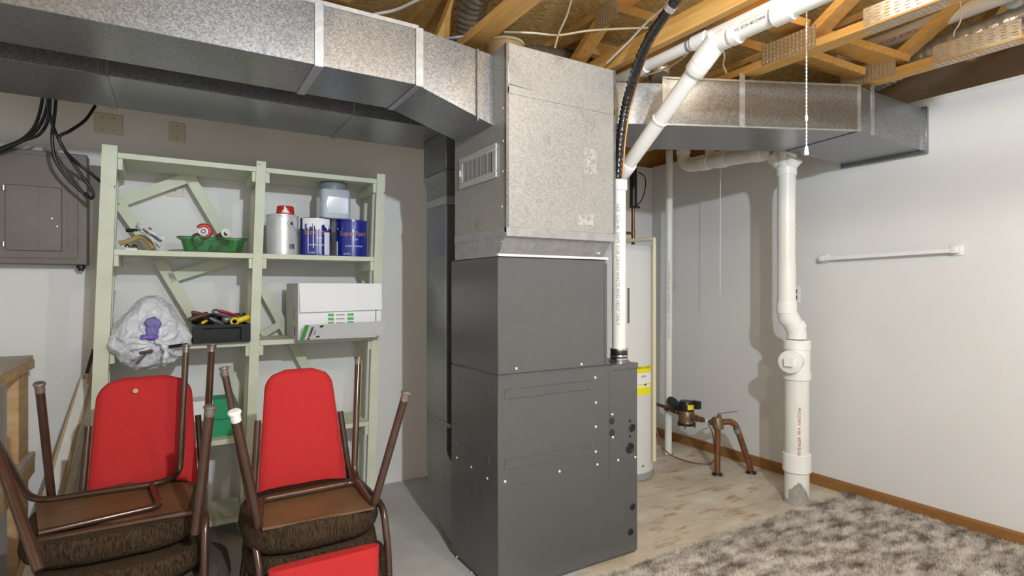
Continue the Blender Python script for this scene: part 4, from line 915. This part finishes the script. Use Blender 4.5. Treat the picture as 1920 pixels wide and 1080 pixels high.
rx = PY(371, 446, gy); o = MB().tube([(rx.x + .026 * math.cos(a), gy + .01, rx.z - .006 + .026 * math.sin(a)) for a in [2 * math.pi * i / 20 for i in range(20)]], .007, 8, closed=True).build('wire_reel', M('purple_plastic', (.09, .03, .09), rough=.4)); tag(o, 'dark purple wire reel leaning in the glass dish', 'reel')
fx = PY(421, 438, gy); ft = thing('pipe_fitting', (fx.x, gy, ZS1 + .07), 'copper tee fitting with white ringed mouth in the glass dish', 'fitting')
MB().tube([(fx.x - .028, gy + .02, fx.z - .022), (fx.x + .004, gy - .02, fx.z)], .019, 16).build('body', tool_brn, ft)
MB().tube([(fx.x - .020, gy, fx.z - .04), (fx.x + .022, gy, fx.z - .05)], .017, 14).build('branch', tool_brn, ft)
MB().lathe([(.024, 0), (.024, .008), (.014, .010), (.014, .001), (0, .001)], (fx.x + .002, gy - .018, fx.z), (.4, -1, .05), 20).build('mouth', white_p, ft)
for i, (u, m, lab_) in enumerate([(392, tool_gry, 'dark socket lying in the green glass dish'), (404, red_p, 'small red connector lying in the glass dish'), (446, tool_blk, 'black bolt lying at the right end of the glass dish'), (364, tool_blk, 'black knob at the left end of the glass dish')]):
    p = PY(u, 456, gy); tag(MB().lathe([(.008, 0), (.012, .002), (.012, .018), (.007, .024), (.007, .034)], (p.x, gy + .004 * i, ZS1 + .018), (.5, -.1, .8), 10).build('loose_part', m), lab_, 'hardware', 'odds and ends in the dish')
# loose bagged hardware at the left end of that shelf
hw = thing('bagged_fitting', (PY(285, 460, 3.42).x, 3.42, ZS1), 'clear plastic bag with grey fittings leaning on the shelf', 'bag')
p0, p1 = PY(256, 422, 3.46), PY(306, 455, 3.40)
mb = MB(); vs = []
for i in range(9):
    for j in range(5):
        s, q = i / 8, (j / 4 - .5)
        c = p0.lerp(p1, s); w_ = .018 + .035 * s
        vs.append((c.x + q * w_ * .6, c.y - .02 * q + .01 * math.sin(i * 2 + j), c.z + q * w_ * .9 + random.uniform(-.004, .004)))
fs = [(i * 5 + j, (i + 1) * 5 + j, (i + 1) * 5 + j + 1, i * 5 + j + 1) for i in range(8) for j in range(4)]
mb.add(vs, fs); o = mb.build('film', bag_m, hw, ang=60); o.modifiers.new('t', 'SOLIDIFY').thickness = .006
MB().tube([p0.lerp(p1, .05), p0.lerp(p1, .95) + V(0, -.01, 0)], .007, 8).build('rod', tool_gry, hw)
MB().tube([p0 + V(.05, 0, -.012), p0 + V(.065, 0, -.034)], .010, 10).build('nut', brass, hw)
o = MB().tube([PY(236, 432, 3.5), PY(246, 432, 3.5), PY(262, 431, 3.5)], [.009, .009, .006], 10).build('black_handle', tool_blk); attach(o, hw)
ro = tag(MB().tube(spline([PY(224, 456, 3.5), PY(242, 452, 3.5), PY(262, 444, 3.5), PY(278, 452, 3.48), PY(288, 467, 3.46)], 6), .012, 10).build('rope_coil', M('jute', (.45, .33, .13), rough=.9), ang=80), 'tan rope looped behind the bagged fittings', 'rope')
cl = thing('pipe_clip', (PY(245, 462, 3.40).x, 3.40, ZS1), 'small white double clip with black ends on the shelf edge', 'clip')
px_ = PY(245, 460, 3.40).x
MB().rbox((px_ - .025, 3.39, ZS1), (px_ + .028, 3.42, ZS1 + .012), .003, 2).build('base', white_p, cl)
for dx in (-.014, .016): MB().tube([(px_ + dx + .010 * math.cos(a), 3.40, ZS1 + .012 + .016 * math.sin(a)) for a in [R(20 + i * 20) for i in range(8)]], .004, 8).build('hook', tool_blk, cl)

# plastic shopping bag with purple cloth
by = 3.36; bcn = PY(283, 632, by); bw = (PY(366, 632, by).x - PY(200, 632, by).x) / 2; bh = (PY(283, 566, by).z - PY(283, 694, by).z) / 2
sb = thing('shopping_bag', (bcn.x, by, ZS2), 'crinkled white plastic shopping bag overhanging the middle shelf', 'bag')
def bagmesh():
    bm = bmesh.new(); bmesh.ops.create_icosphere(bm, subdivisions=6, radius=1)
    knot = V(.10, -1, -.15).normalized()
    from mathutils import noise
    def ridged(p): return 1 - abs(noise.noise(p)) * 2
    pr = lean(xl + .062, 1.1) + .004
    for v in bm.verts:
        d_ = v.co.normalized(); ang = math.atan2(d_.z + .15, d_.x - .10); near = max(0, d_.dot(knot))
        wob = 1.4 * noise.noise(d_ * 2.0 + V(3, 1, 0))
        rad_ = abs(math.sin(ang * 7 + wob * 2)) ** .7
        f = 1 - .10 * rad_ * (.15 + near) + .10 * noise.noise(d_ * 2.6) + .018 * ridged(d_ * 5 + V(wob, 0, 0)) + .020 * ridged(d_ * 10) + .012 * ridged(d_ * 22)
        top = max(0, d_.z - .5) * .45
        x = d_.x * bw * .95 * f * (1 - .34 * max(0, d_.z) ** 1.4) + .05 * bw * d_.z; z = d_.z * bh * .95 * f + top * bh; y = d_.y * .14 * f
        if d_.x > .35: z -= .10 * bh * (d_.x - .35)
        p = V(bcn.x + x, by + y, bcn.z + z)
        if p.y > SY0 - .008:
            p.x = max(p.x, pr); p.z = max(p.z, ZS2 + .003)
        v.co = p
    return MB().bm(bm)
bag_o = bagmesh().build('bag_skin', bag_m, sb, ang=180)
pp = PY(285, 618, by - .13)
def blob(c, rx_, ry_, rz_, seed, amp=.15):
    from mathutils import noise
    bm = bmesh.new(); bmesh.ops.create_icosphere(bm, subdivisions=3, radius=1)
    for v in bm.verts:
        f = 1 + amp * noise.noise(v.co * 2 + V(seed, 0, 0)); v.co = V(c[0] + v.co.x * rx_ * f, c[1] + v.co.y * ry_ * f, c[2] + v.co.z * rz_ * f)
    return MB().bm(bm)
blob((pp.x + .004, pp.y - .002, pp.z + .030), .034, .026, .030, 1, .35).build('purple_cloth', purple, sb, ang=180)
blob((pp.x + .000, pp.y - .002, pp.z - .008), .026, .026, .034, 4, .35).build('purple_cloth', purple, sb, ang=180)
blob((pp.x - .014, pp.y - .002, pp.z - .036), .036, .024, .016, 7, .35).build('purple_cloth', M('purple_bright', (.20, .12, .48), rough=.6), sb, ang=180)
kp = PY(306, 650, by - .14); MB().tube(spline([kp + V(-.03, .01, .03), kp + V(0, -.012, .01), kp + V(.012, -.014, -.03), kp + V(.004, -.01, -.075)], 6), [.012 + .004 * math.sin(i) for i in range(19)], 10).build('knotted_tail', bag_m, sb, ang=80)
for (u, v, u2, v2, r_, m_) in [(262, 662, 286, 658, .008, tool_brn), (256, 682, 272, 664, .007, tool_gry), (316, 650, 352, 646, .008, tool_blk)]:
    MB().tube([PY(u, v, by - .118), PY(u2, v2, by - .132)], r_, 10).build('tool_end', m_, sb)

# black tool tray with tools
ty0 = 3.30; ta, tbb = PY(362, 644, ty0), PY(470, 640, ty0); tx0, tx1 = ta.x, tbb.x; tzt = PY(415, 609, ty0).z
tt_ = thing('tool_tray', ((tx0 + tx1) / 2, 3.40, ZS2), 'paint spattered black tool tray with a carry slot in front', 'tool tray')
th = tzt - ZS2
MB().box((tx0, ty0, ZS2 + .001), (tx1, 3.56, ZS2 + .008)).build('bottom', tool_blk, tt_)
fr_ = MB(); 
for lo, hi in [((tx0, 0), (tx0 + .045, th)), ((tx1 - .045, 0), (tx1, th)), ((tx0 + .045, th - .022), (tx1 - .045, th)), ((tx0 + .045, 0), (tx1 - .045, .012))]: fr_.box((lo[0], ty0, ZS2 + .008 + lo[1] * .99), (hi[0], ty0 + .008, ZS2 + hi[1]))
fr_.build('front_frame', tool_blk, tt_)
MB().box((tx0 + .04, ty0 + .03, ZS2 + .008), (tx1 - .04, ty0 + .036, ZS2 + th)).build('inner_panel', tool_blk, tt_)
for x in (tx0, tx1 - .008): MB().box((x, ty0 + .008, ZS2 + .008), (x + .008, 3.56, ZS2 + th)).build('side_panel', tool_blk, tt_)
MB().box((tx0, 3.552, ZS2 + .008), (tx1, 3.56, ZS2 + th + .05)).build('back_panel', tool_blk, tt_)
MB().box((tx1 - .036, ty0 - .001, ZS2 + .012), (tx1 - .012, ty0 + .001, ZS2 + th)).build('corner_strip', tool_blk, tt_)
def tool(label, a, b, r0, r1, m, name='hand_tool', y=3.42):
    pa, pb = PY(*a, y), PY(*b, y + .03); o = MB().tube([pa, pa.lerp(pb, .1), pa.lerp(pb, .55), pa.lerp(pb, .9), pb], [r0 * .6, r0, r0 * .9, r1, r1 * .7], 10).build(name, m, ang=60)
    return tag(o, label, 'tool', 'tools in the black tray')
tool('dark brown chisel handle sticking up at the left of the tray', (359, 585), (392, 592), .010, .008, tool_brn)
tool('brown wooden hammer handle across the left of the tray', (353, 600), (390, 588), .012, .014, tool_brn, y=3.40)
tool('grey steel bar with red stripe lying on top of the tools', (398, 584), (448, 596), .020, .016, tool_gry, y=3.46)
tool('red handled file on top of the tool pile', (410, 582), (444, 591), .008, .006, red_p, y=3.43)
tool('grey pliers handles in the middle of the tray', (392, 597), (420, 608), .012, .009, tool_gry, y=3.38)
tool('dark socket wrench in the middle of the tray', (418, 600), (440, 598), .020, .018, tool_gry, y=3.39)
tool('black grip with a yellow end at the front of the tray', (380, 605), (396, 600), .016, .016, tool_blk, y=3.36)
tool('yellow tipped screwdriver at the front of the tray', (379, 606), (388, 601), .008, .007, yellow_p, y=3.335)
tool('clear yellow handled screwdriver at the right of the tray', (444, 602), (474, 592), .017, .016, yellow_p, y=3.37)
yp = PY(440, 603, 3.345); o = MB().tube([(yp.x + .017 * math.cos(a), 3.345, yp.z + .017 * math.sin(a)) for a in [2 * math.pi * i / 18 for i in range(18)]], .0055, 8, closed=True).build('yellow_ring', yellow_p); tag(o, 'yellow ring shaped cap at the front of the tool tray', 'cap')
tool('black paint brush standing behind the tray front', (404, 600), (398, 588), .014, .010, tool_blk, y=3.44)

# white carton
ky = 3.235; a, b = PY(559, 645, ky), PY(715, 640, ky); kz0 = ZS2 + .001; kz1 = PY(560, 531, ky).z; kx0, kx1 = a.x, b.x; ky1 = PX(526, 540, kx0).y; ky1 = min(ky1, 3.60); kf1 = kx1; kx1 = lean(xr, 1.15) - .008
kb = thing('carton', ((kx0 + kx1) / 2, (ky + ky1) / 2, kz0), 'white cardboard carton with open front flaps and green print', 'box')
MB().box((kx0, ky + .002, kz0), (kx0 + .004, ky1, kz1)).build('left_side', carton_g, kb)
MB().box((kx1 - .004, ky + .002, kz0), (kx1, ky1, kz1)).build('right_side', carton_g, kb)
MB().box((kx0 + .004, ky + .002, kz1 - .004), (kx1 - .004, ky1, kz1)).build('top', carton_w, kb)
MB().box((kx0 + .004, ky + .002, kz0), (kx1 - .004, ky1, kz0 + .004)).build('bottom', carton_g, kb)
MB().box((kx0 + .004, ky + .002, kz0 + .004), (kf1, ky + .006, kz1 - .004)).build('front_panel', carton_w, kb)
zf = PY(560, 586, ky).z
MB().hexa([(kx0 + .008, ky - .016, zf), (kf1 - .001, ky - .016, zf + .008), (kf1 - .001, ky - .012, zf + .008), (kx0 + .008, ky - .012, zf), (kx0 + .004, ky - .004, kz1), (kf1, ky - .004, kz1), (kf1, ky + .001, kz1), (kx0 + .004, ky + .001, kz1)]).build('upper_flap', carton_w, kb)
zl = PY(560, 610, ky).z
lo_ = MB().hexa([(kx0 + .004, ky - .004, kz0 + .002), (kf1 - .002, ky - .004, kz0 + .006), (kf1 - .002, ky + .001, kz0 + .006), (kx0 + .004, ky + .001, kz0 + .002),
    (kx0 + .018, ky - .075, kz0 + .088), (kf1 + .012, ky - .075, kz0 + .096), (kf1 + .012, ky - .071, kz0 + .096), (kx0 + .018, ky - .071, kz0 + .088)]).build('lower_flap', carton_u, kb)
for k in range(3):
    z = PY(640, 590 + k * 7.5, ky).z; lp = MB().box((PY(615, 590, ky).x, ky - .001, z - .009), (PY(663, 590, ky).x, ky + .001, z + .008)).build('strip_label', paper, kb)
    for u0, u1 in ((615, 626), (651, 663)): MB().box((PY(u0, 590, ky).x, ky - .002, z - .008), (PY(u1, 590, ky).x, ky, z + .007)).build('green_mark', green_ink, lp)
    MB().box((PY(630, 590, ky).x, ky - .0016, z - .004), (PY(646, 590, ky).x, ky, z + .003)).build('print_mark', grey_ink, lp)
fo = V(kx0 + .004, ky - .0045, kz0 + .002); fv = (V(kx0 + .018, ky - .0755, kz0 + .088) - fo); fxd = V(1, 0, .012).normalized(); fvn = fv.normalized(); fn = fxd.cross(fvn)
def onflap(s, t_): return fo + fxd * s + fv * t_ + fn * .0008
def flap_rect(s0, s1, t0, t1, m, nm): 
    q = [onflap(s0, t0), onflap(s1, t0), onflap(s1, t1), onflap(s0, t1)]; MB().prism(q, fn * .0006).build(nm, m, lo_)
flap_rect(.004, .026, .02, .98, green_ink, 'green_mark'); 
for k in range(6): flap_rect(.042, .054, .20 + k * .11, .28 + k * .11, ink, 'stamp_mark')
flap_rect(.066, .072, .3, .62, grey_ink, 'stamp_mark'); flap_rect(.085, .104, .80, .92, ink, 'stamp_mark'); flap_rect(.085, .104, .12, .22, ink, 'stamp_mark'); flap_rect(.042, .054, .02, .12, ink, 'stamp_mark')
MB().box((kx0 - .0008, ky + .10, kz0 + .11), (kx0 + .001, ky + .13, kz0 + .17)).build('side_mark', M('faint_green', (.42, .46, .36), rough=.8), kb)
MB().box((kx0 - .0008, ky + .09, kz0 + .02), (kx0 + .001, ky + .11, kz0 + .07)).build('side_mark', ink, kb)
# green and white carton on the lower shelf
gyb = 3.42; a, b = PY(366, 818, gyb), PY(440, 815, gyb); z1 = PY(400, 752, gyb).z
gb = thing('green_carton', ((a.x + b.x) / 2, gyb, ZS3), 'green and white carton on the lower shelf behind the chairs', 'box')
zm = PY(400, 789, gyb).z
MB().box((a.x - .05, gyb, ZS3 + .001), (b.x, gyb + .18, zm)).build('lower_half', green_c, gb)
MB().box((a.x - .05, gyb + .03, zm), (a.x + (b.x - a.x) * .45, gyb + .18, z1)).build('upper_left', carton_w, gb)
MB().box((a.x + (b.x - a.x) * .46, gyb + .03, zm), (b.x, gyb + .18, z1)).build('upper_right', green_c, gb)

# ------------------------------------------------------------------ workbench and leaning sticks
bx1 = -.585; bz = 1.02
wb = thing('workbench', (-.95, 2.9, 0), 'rough wooden workbench at the left edge below the panel', 'workbench')
MB().box((-1.35, 2.20, bz - .020), (bx1, 3.58, bz)).build('bench_top', wood_top, wb)
MB().box((-1.35, 2.20, bz - .062), (bx1 + .005, 3.585, bz - .021)).build('edge_board', wood_old, wb)
MB().box((bx1 - .055, 3.36, 0), (bx1 - .015, 3.56, bz - .063)).build('leg', wood_old, wb)
MB().box((bx1 - .055, 2.25, 0), (bx1 - .015, 2.34, bz - .063)).build('leg', wood_old, wb)
MB().box((-1.35, 3.36, 0), (-1.31, 3.56, bz - .063)).build('leg', wood_old, wb)
MB().box((-1.35, 2.25, 0), (-1.31, 2.34, bz - .063)).build('leg', wood_old, wb)
zsb = PX(60, 848, bx1).z
MB().box((-1.30, 2.24, zsb - .03), (bx1 + .01, 3.57, zsb)).build('lower_shelf', wood_top, wb)
MB().box((-1.30, 2.24, zsb - .10), (bx1 + .008, 3.572, zsb - .031)).build('lower_rail', wood_old, wb)
def stick(label, bu, bv, tu, tv, w, m, name='trim_strip', yb_=3.45, yt=3.70, t=.012):
    a, b = PY(bu, bv, yb_), PY(tu, tv, yt); d_ = (b - a); a = a - d_ * (a.z - .005) / d_.z
    o = MB().beam(a, b, w, t, (1, 0, 0)).build(name, m); return tag(o, label, 'wood strip', 'strips leaning beside the shelf unit')
stick('tan wooden lath leaning on the wall, outermost beside the shelf', 100, 880, 156, 705, .020, stick_t)
stick('wide white trim board leaning between the tan laths', 108, 892, 161, 712, .040, stick_w, yb_=3.42, yt=3.68)
stick('tan wooden lath leaning just beside the white trim board', 118, 915, 171, 698, .016, stick_t, yb_=3.40)
stick('pale weathered board leaning nearest the red chair back', 131, 920, 176, 735, .026, M('weathered_board', (.50, .46, .38), (.62, .58, .50), 20, .8), yb_=3.40, yt=3.66)
mh = thing('taped_pole', PY(190, 700, 3.62), 'white pole with taped top standing behind the shelf post', 'pole')
a, b = PY(196, 690, 3.712), PY(210, 545, 3.728); aa = a - (b - a) * (a.z - .005) / (b - a).z
MB().tube([aa, b], .012, 12).build('pole', stick_w, mh); MB().tube([a.lerp(b, .55), b], .016, 12).build('taped_grip', M('worn_tape', (.62, .58, .54), (.40, .30, .26), 60, .8, stretch=(1, 1, 3)), mh)
pa, pb = PY(163, 700, 3.70), PY(176, 655, 3.74); tag(MB().beam(pa, pb, .016, .012, (1, 0, 0)).build('black_bracket', black), 'black metal strip hung on the wall left of the shelf post', 'bracket')

# ------------------------------------------------------------------ stacked chairs
def cushion(cx_, cy_, hx_, hy_, z0, z1, name, parent, mat, tilt=0.0, sq=3.2, bulge=.10):
    """seat pad: squarish outline with a rolled edge; tilt is the rise per metre toward the wall"""
    n = 48; prof = [(0, 0), (.84, 0), (.93, .06), (.985, .22), (1 + bulge * .15, .45), (1.0, .72), (.985, .92), (.955, 1.0), (0, 1.0)]; vs = []
    for s, t_ in prof:
        for k in range(n):
            a = 2 * math.pi * k / n; ca, sa = math.cos(a), math.sin(a); e = 2 / sq
            x = math.copysign(abs(ca) ** e, ca) * hx_ * s; y = math.copysign(abs(sa) ** e, sa) * hy_ * s
            vs.append((cx_ + x, cy_ + y, z0 + (z1 - z0) * t_ + tilt * y + random.uniform(-.0015, .0015)))
    fs = [(i * n + k, i * n + (k + 1) % n, (i + 1) * n + (k + 1) % n, (i + 1) * n + k) for i in range(len(prof) - 1) for k in range(n)]
    return MB().add(vs, fs).build(name, mat, parent, ang=60)
def backrest(parent, xc, w0, w1, zb, zt, yb_, yt, th=.045, rc=.07, mat=None):
    """padded back: width w0 at the bottom (zb), w1 at the top (zt)"""
    n = 26; out = []
    for i in range(n + 1):
        s = i / n; w = (w0 * (1 - s) + w1 * s) / 2; dz = (1 - s) * abs(zt - zb)
        if dz < rc: w -= rc * (1 - math.sqrt(max(0, 1 - ((rc - dz) / rc) ** 2)))
        out.append((s, w))
    vs, fs = [], []; m = 12
    for s, w in out:
        z = zb + (zt - zb) * s; y = yb_ + (yt - yb_) * s
        for j in range(m):
            a = 2 * math.pi * j / m; ca, sa = math.cos(a), math.sin(a)
            vs.append((xc + math.copysign(abs(ca) ** .35, ca) * w, y + math.copysign(abs(sa) ** .6, sa) * th / 2 * (.35 if s > .985 else 1), z))
    for i in range(n):
        for j in range(m): fs.append((i * m + j, i * m + (j + 1) % m, (i + 1) * m + (j + 1) % m, (i + 1) * m + j))
    fs += [tuple(range(m)), tuple(range(n * m, (n + 1) * m))]
    return MB().add(vs, fs).build('backrest', mat or red_f, parent, ang=50)
def glide(parent, tip, d_, r, mat=None):
    d_ = Vector(d_).normalized(); tip = Vector(tip)
    g = MB().lathe([(r * 1.0, -.028), (r * 1.06, -.026), (r * 1.06, -.002), (r * 1.35, 0), (r * 1.35, .005), (r * 1.1, .009), (0, .010)], tip, d_, 18).build('glide', mat or M('worn_glide', (.16, .12, .10), (.30, .26, .23), 40, .4, .5), parent)
def tubep(parent, name, pts, r=.0125, fil=.05, m=None):
    return MB().tube(fillet(pts, fil, 7), r, 14).build(name, m or tube_m, parent, ang=60)

def upright_chair(label, xc, yn, yf, zseat, hw, back, top_tilt=0, rt_=.0125):
    t = thing('banquet_chair', (xc, (yn + yf) / 2, 0), label, 'chair', 'red backed chairs stacked by the shelf')
    cushion(xc, (yn + yf) / 2, hw, (yf - yn) / 2, zseat - .085, zseat, 'seat', t, tweed)
    backrest(t, *back)
    for s in (-1, 1):
        x = xc + s * (hw - .02)
        bz_ = back[3] + (back[4] - back[3]) * .62; by_ = back[5] + (back[6] - back[5]) * .62
        wb_ = (back[1] * .38 + back[2] * .62) / 2 + .016
        tubep(t, 'back_upright', [(x, yn + .06, zseat - .10), (x, yf - .02, zseat - .10), (back[0] + s * (back[1] / 2 + .016), back[5] + .005, zseat + .03), (back[0] + s * wb_, by_ + .006, bz_)], rt_, .05)
        tubep(t, 'leg', [(x, yn + .06, zseat - .10), (x + s * .03, yn - .01, .015)], rt_); tubep(t, 'leg', [(x, yf - .05, zseat - .10), (x + s * .03, yf + .04, .015)], rt_)
    return t
# right stack: lower chairs upright, top chair turned over
zr = .452
upright_chair('upright chair with tall red back under the right upturned chair', .44, 1.98, 2.36, zr, .225, (.462, .355, .262, .50, 1.005, 2.40, 2.52, .045, .075))
c_ = thing('banquet_chair', (.45, 2.2, .20), 'chair with worn brown seat nested low in the right stack', 'chair', 'red backed chairs stacked by the shelf')
cushion(.49, 2.165, .235, .118, .24, .334, 'seat', c_, tweed)
for s in (-1, 1):
    for y in (2.09, 2.27): tubep(c_, 'leg', [(.50 + s * .19, y, .25), (.50 + s * .19, y, .01)])
uc = thing('banquet_chair', (.45, 2.16, zr), 'upturned chair on the right stack with four legs in the air', 'chair', 'red backed chairs stacked by the shelf')
cushion(.435, 2.165, .232, .195, zr + .013, .566, 'seat', uc, tweed, tilt=.03)
bcorn = [PZ(492, 992, .563), PZ(702, 952, .563), PZ(664, 903, .572), PZ(486, 934, .572)]
MB().prism([p + V(0, 0, -.006) for p in bcorn], (0, 0, .008)).build('seat_board', hardb, uc)
NL0, NL1 = PZ(487, 994, .550), PZ(440, 775, .965); NR0, NR1 = PZ(700, 950, .560), PZ(761, 738, .965)
FR0, FR1 = PZ(664, 893, .580), PZ(672, 672, 1.045); FL0, FL1 = PZ(466, 925, .580), PZ(420, 692, 1.045)
ml, mr_ = PZ(486, 938, .584), PZ(668, 903, .584)
tubep(uc, 'rear_leg_frame', [NL1, NL0, ml, mr_, NR0, NR1], .0145, .035)
bl0, br0 = PZ(484, 1000, .53), PZ(716, 955, .545)
tubep(uc, 'front_leg_rail', [FL1, FL0, V(bl0.x - .012, bl0.y + .02, .535), V(bl0.x + .002, bl0.y - .05, .40), V(bl0.x + .01, bl0.y - .06, .20)], .0125, .045)
tubep(uc, 'front_leg_rail', [FR1, FR0, V(br0.x + .012, br0.y + .02, .545), V(br0.x + .012, br0.y - .03, .42), V(br0.x + .012, br0.y - .06, .20)], .0125, .045)
for tip, bs, r_ in ((NL1, NL0, .0145), (NR1, NR0, .0145), (FR1, FR0, .0125), (FL1, FL0, .0125)): glide(uc, tip, tip - bs, r_, white_p if tip is NL1 else None)
backrest(uc, .44, .36, .30, .452, .02, 1.925, 1.86)
# left stack
zl_ = .452
upright_chair('upright chair with wide red back under the left upturned chair', -.135, 2.18, 2.66, zl_, .245, (-.096, .385, .335, .50, .972, 2.74, 2.86, .045, .088))
lc = [o for o in bpy.data.objects if o.get('label', '').startswith('upright chair with wide red')][0]
ws = PY(254, 733, 2.815); MB().lathe([(.010, -.02), (.010, .002), (.006, .003), (0, .003)], ws, (0, -1, .1), 10).build('worn_spot', stick_t, lc)
c_ = thing('banquet_chair', (-.12, 2.4, .20), 'chair with dark grey seat nested low in the left stack', 'chair', 'red backed chairs stacked by the shelf')
cushion(-.08, 2.425, .27, .155, .23, .334, 'seat', c_, M('charcoal_tweed', (.045, .038, .032), (.10, .085, .07), 90, .9, bump=.4, bscale=150))
for s in (-1, 1):
    for y in (2.33, 2.52): tubep(c_, 'leg', [(-.08 + s * .21, y, .25), (-.08 + s * .21, y, .01)])
ul = thing('banquet_chair', (-.15, 2.45, zl_), 'upturned chair on the left stack with bronze tube frame and legs up', 'chair', 'red backed chairs stacked by the shelf')
cushion(-.165, 2.46, .262, .235, zl_ + .016, .562, 'seat', ul, tweed, tilt=.04)
bcorn = [PZ(72, 1000, .560), PZ(352, 955, .560), PZ(366, 905, .570), PZ(240, 905, .574), PZ(66, 945, .572)]
MB().prism([p + V(0, 0, -.006) for p in bcorn], (0, 0, .008)).build('seat_board', hardb, ul)
D0, D1 = PZ(366, 1000, .530), PZ(394, 765, .950); F0, F1 = PZ(74, 1070, .512), PZ(-22, 800, .905)
tubep(ul, 'rear_leg', [D0, D1], .0160); tubep(ul, 'rear_leg', [F0, F1], .0160)
tubep(ul, 'near_crossbar', [PZ(70, 1014, .555), PZ(360, 960, .562)], .0125)
tubep(ul, 'inner_brace', [PZ(72, 1000, .574), PZ(300, 948, .582), PZ(284, 910, .584)], .011, .03)
B1 = PZ(349, 650, 1.100); Bm = PZ(340, 860, .66)
tubep(ul, 'front_leg_frame', [B1, PZ(337, 890, .585), PZ(300, 906, .585), PZ(58, 942, .580), PZ(-10, 822, .755), PZ(-60, 735, .93)], .0128, .07)
A0, A1 = PZ(97, 935, .575), PZ(74, 722, 1.015); C0, C1 = PZ(383, 905, .585), PZ(397, 650, 1.095)
tubep(ul, 'side_leg', [A0, A1], .0135); 
rb = PZ(378, 985, .53)
tubep(ul, 'side_leg_rail', [C1, C0, V(rb.x + .012, rb.y + .02, .545), V(rb.x + .008, rb.y - .03, .42), V(rb.x + .004, rb.y - .05, .2)], .0140, .045)
for tip, bs, r_ in ((D1, D0, .0160), (A1, A0, .0135), (C1, C0, .0140), (B1, Bm, .0128)): glide(ul, tip, tip - bs, r_)
backrest(ul, -.36, .34, .30, .46, .03, 2.02, 1.95)
MB().lathe([(.012, 0), (.010, .004), (0, .005)], PY(253, 733, 2.79), (0, -1, 0), 10).build('bare_spot', stick_t, ul) if False else None
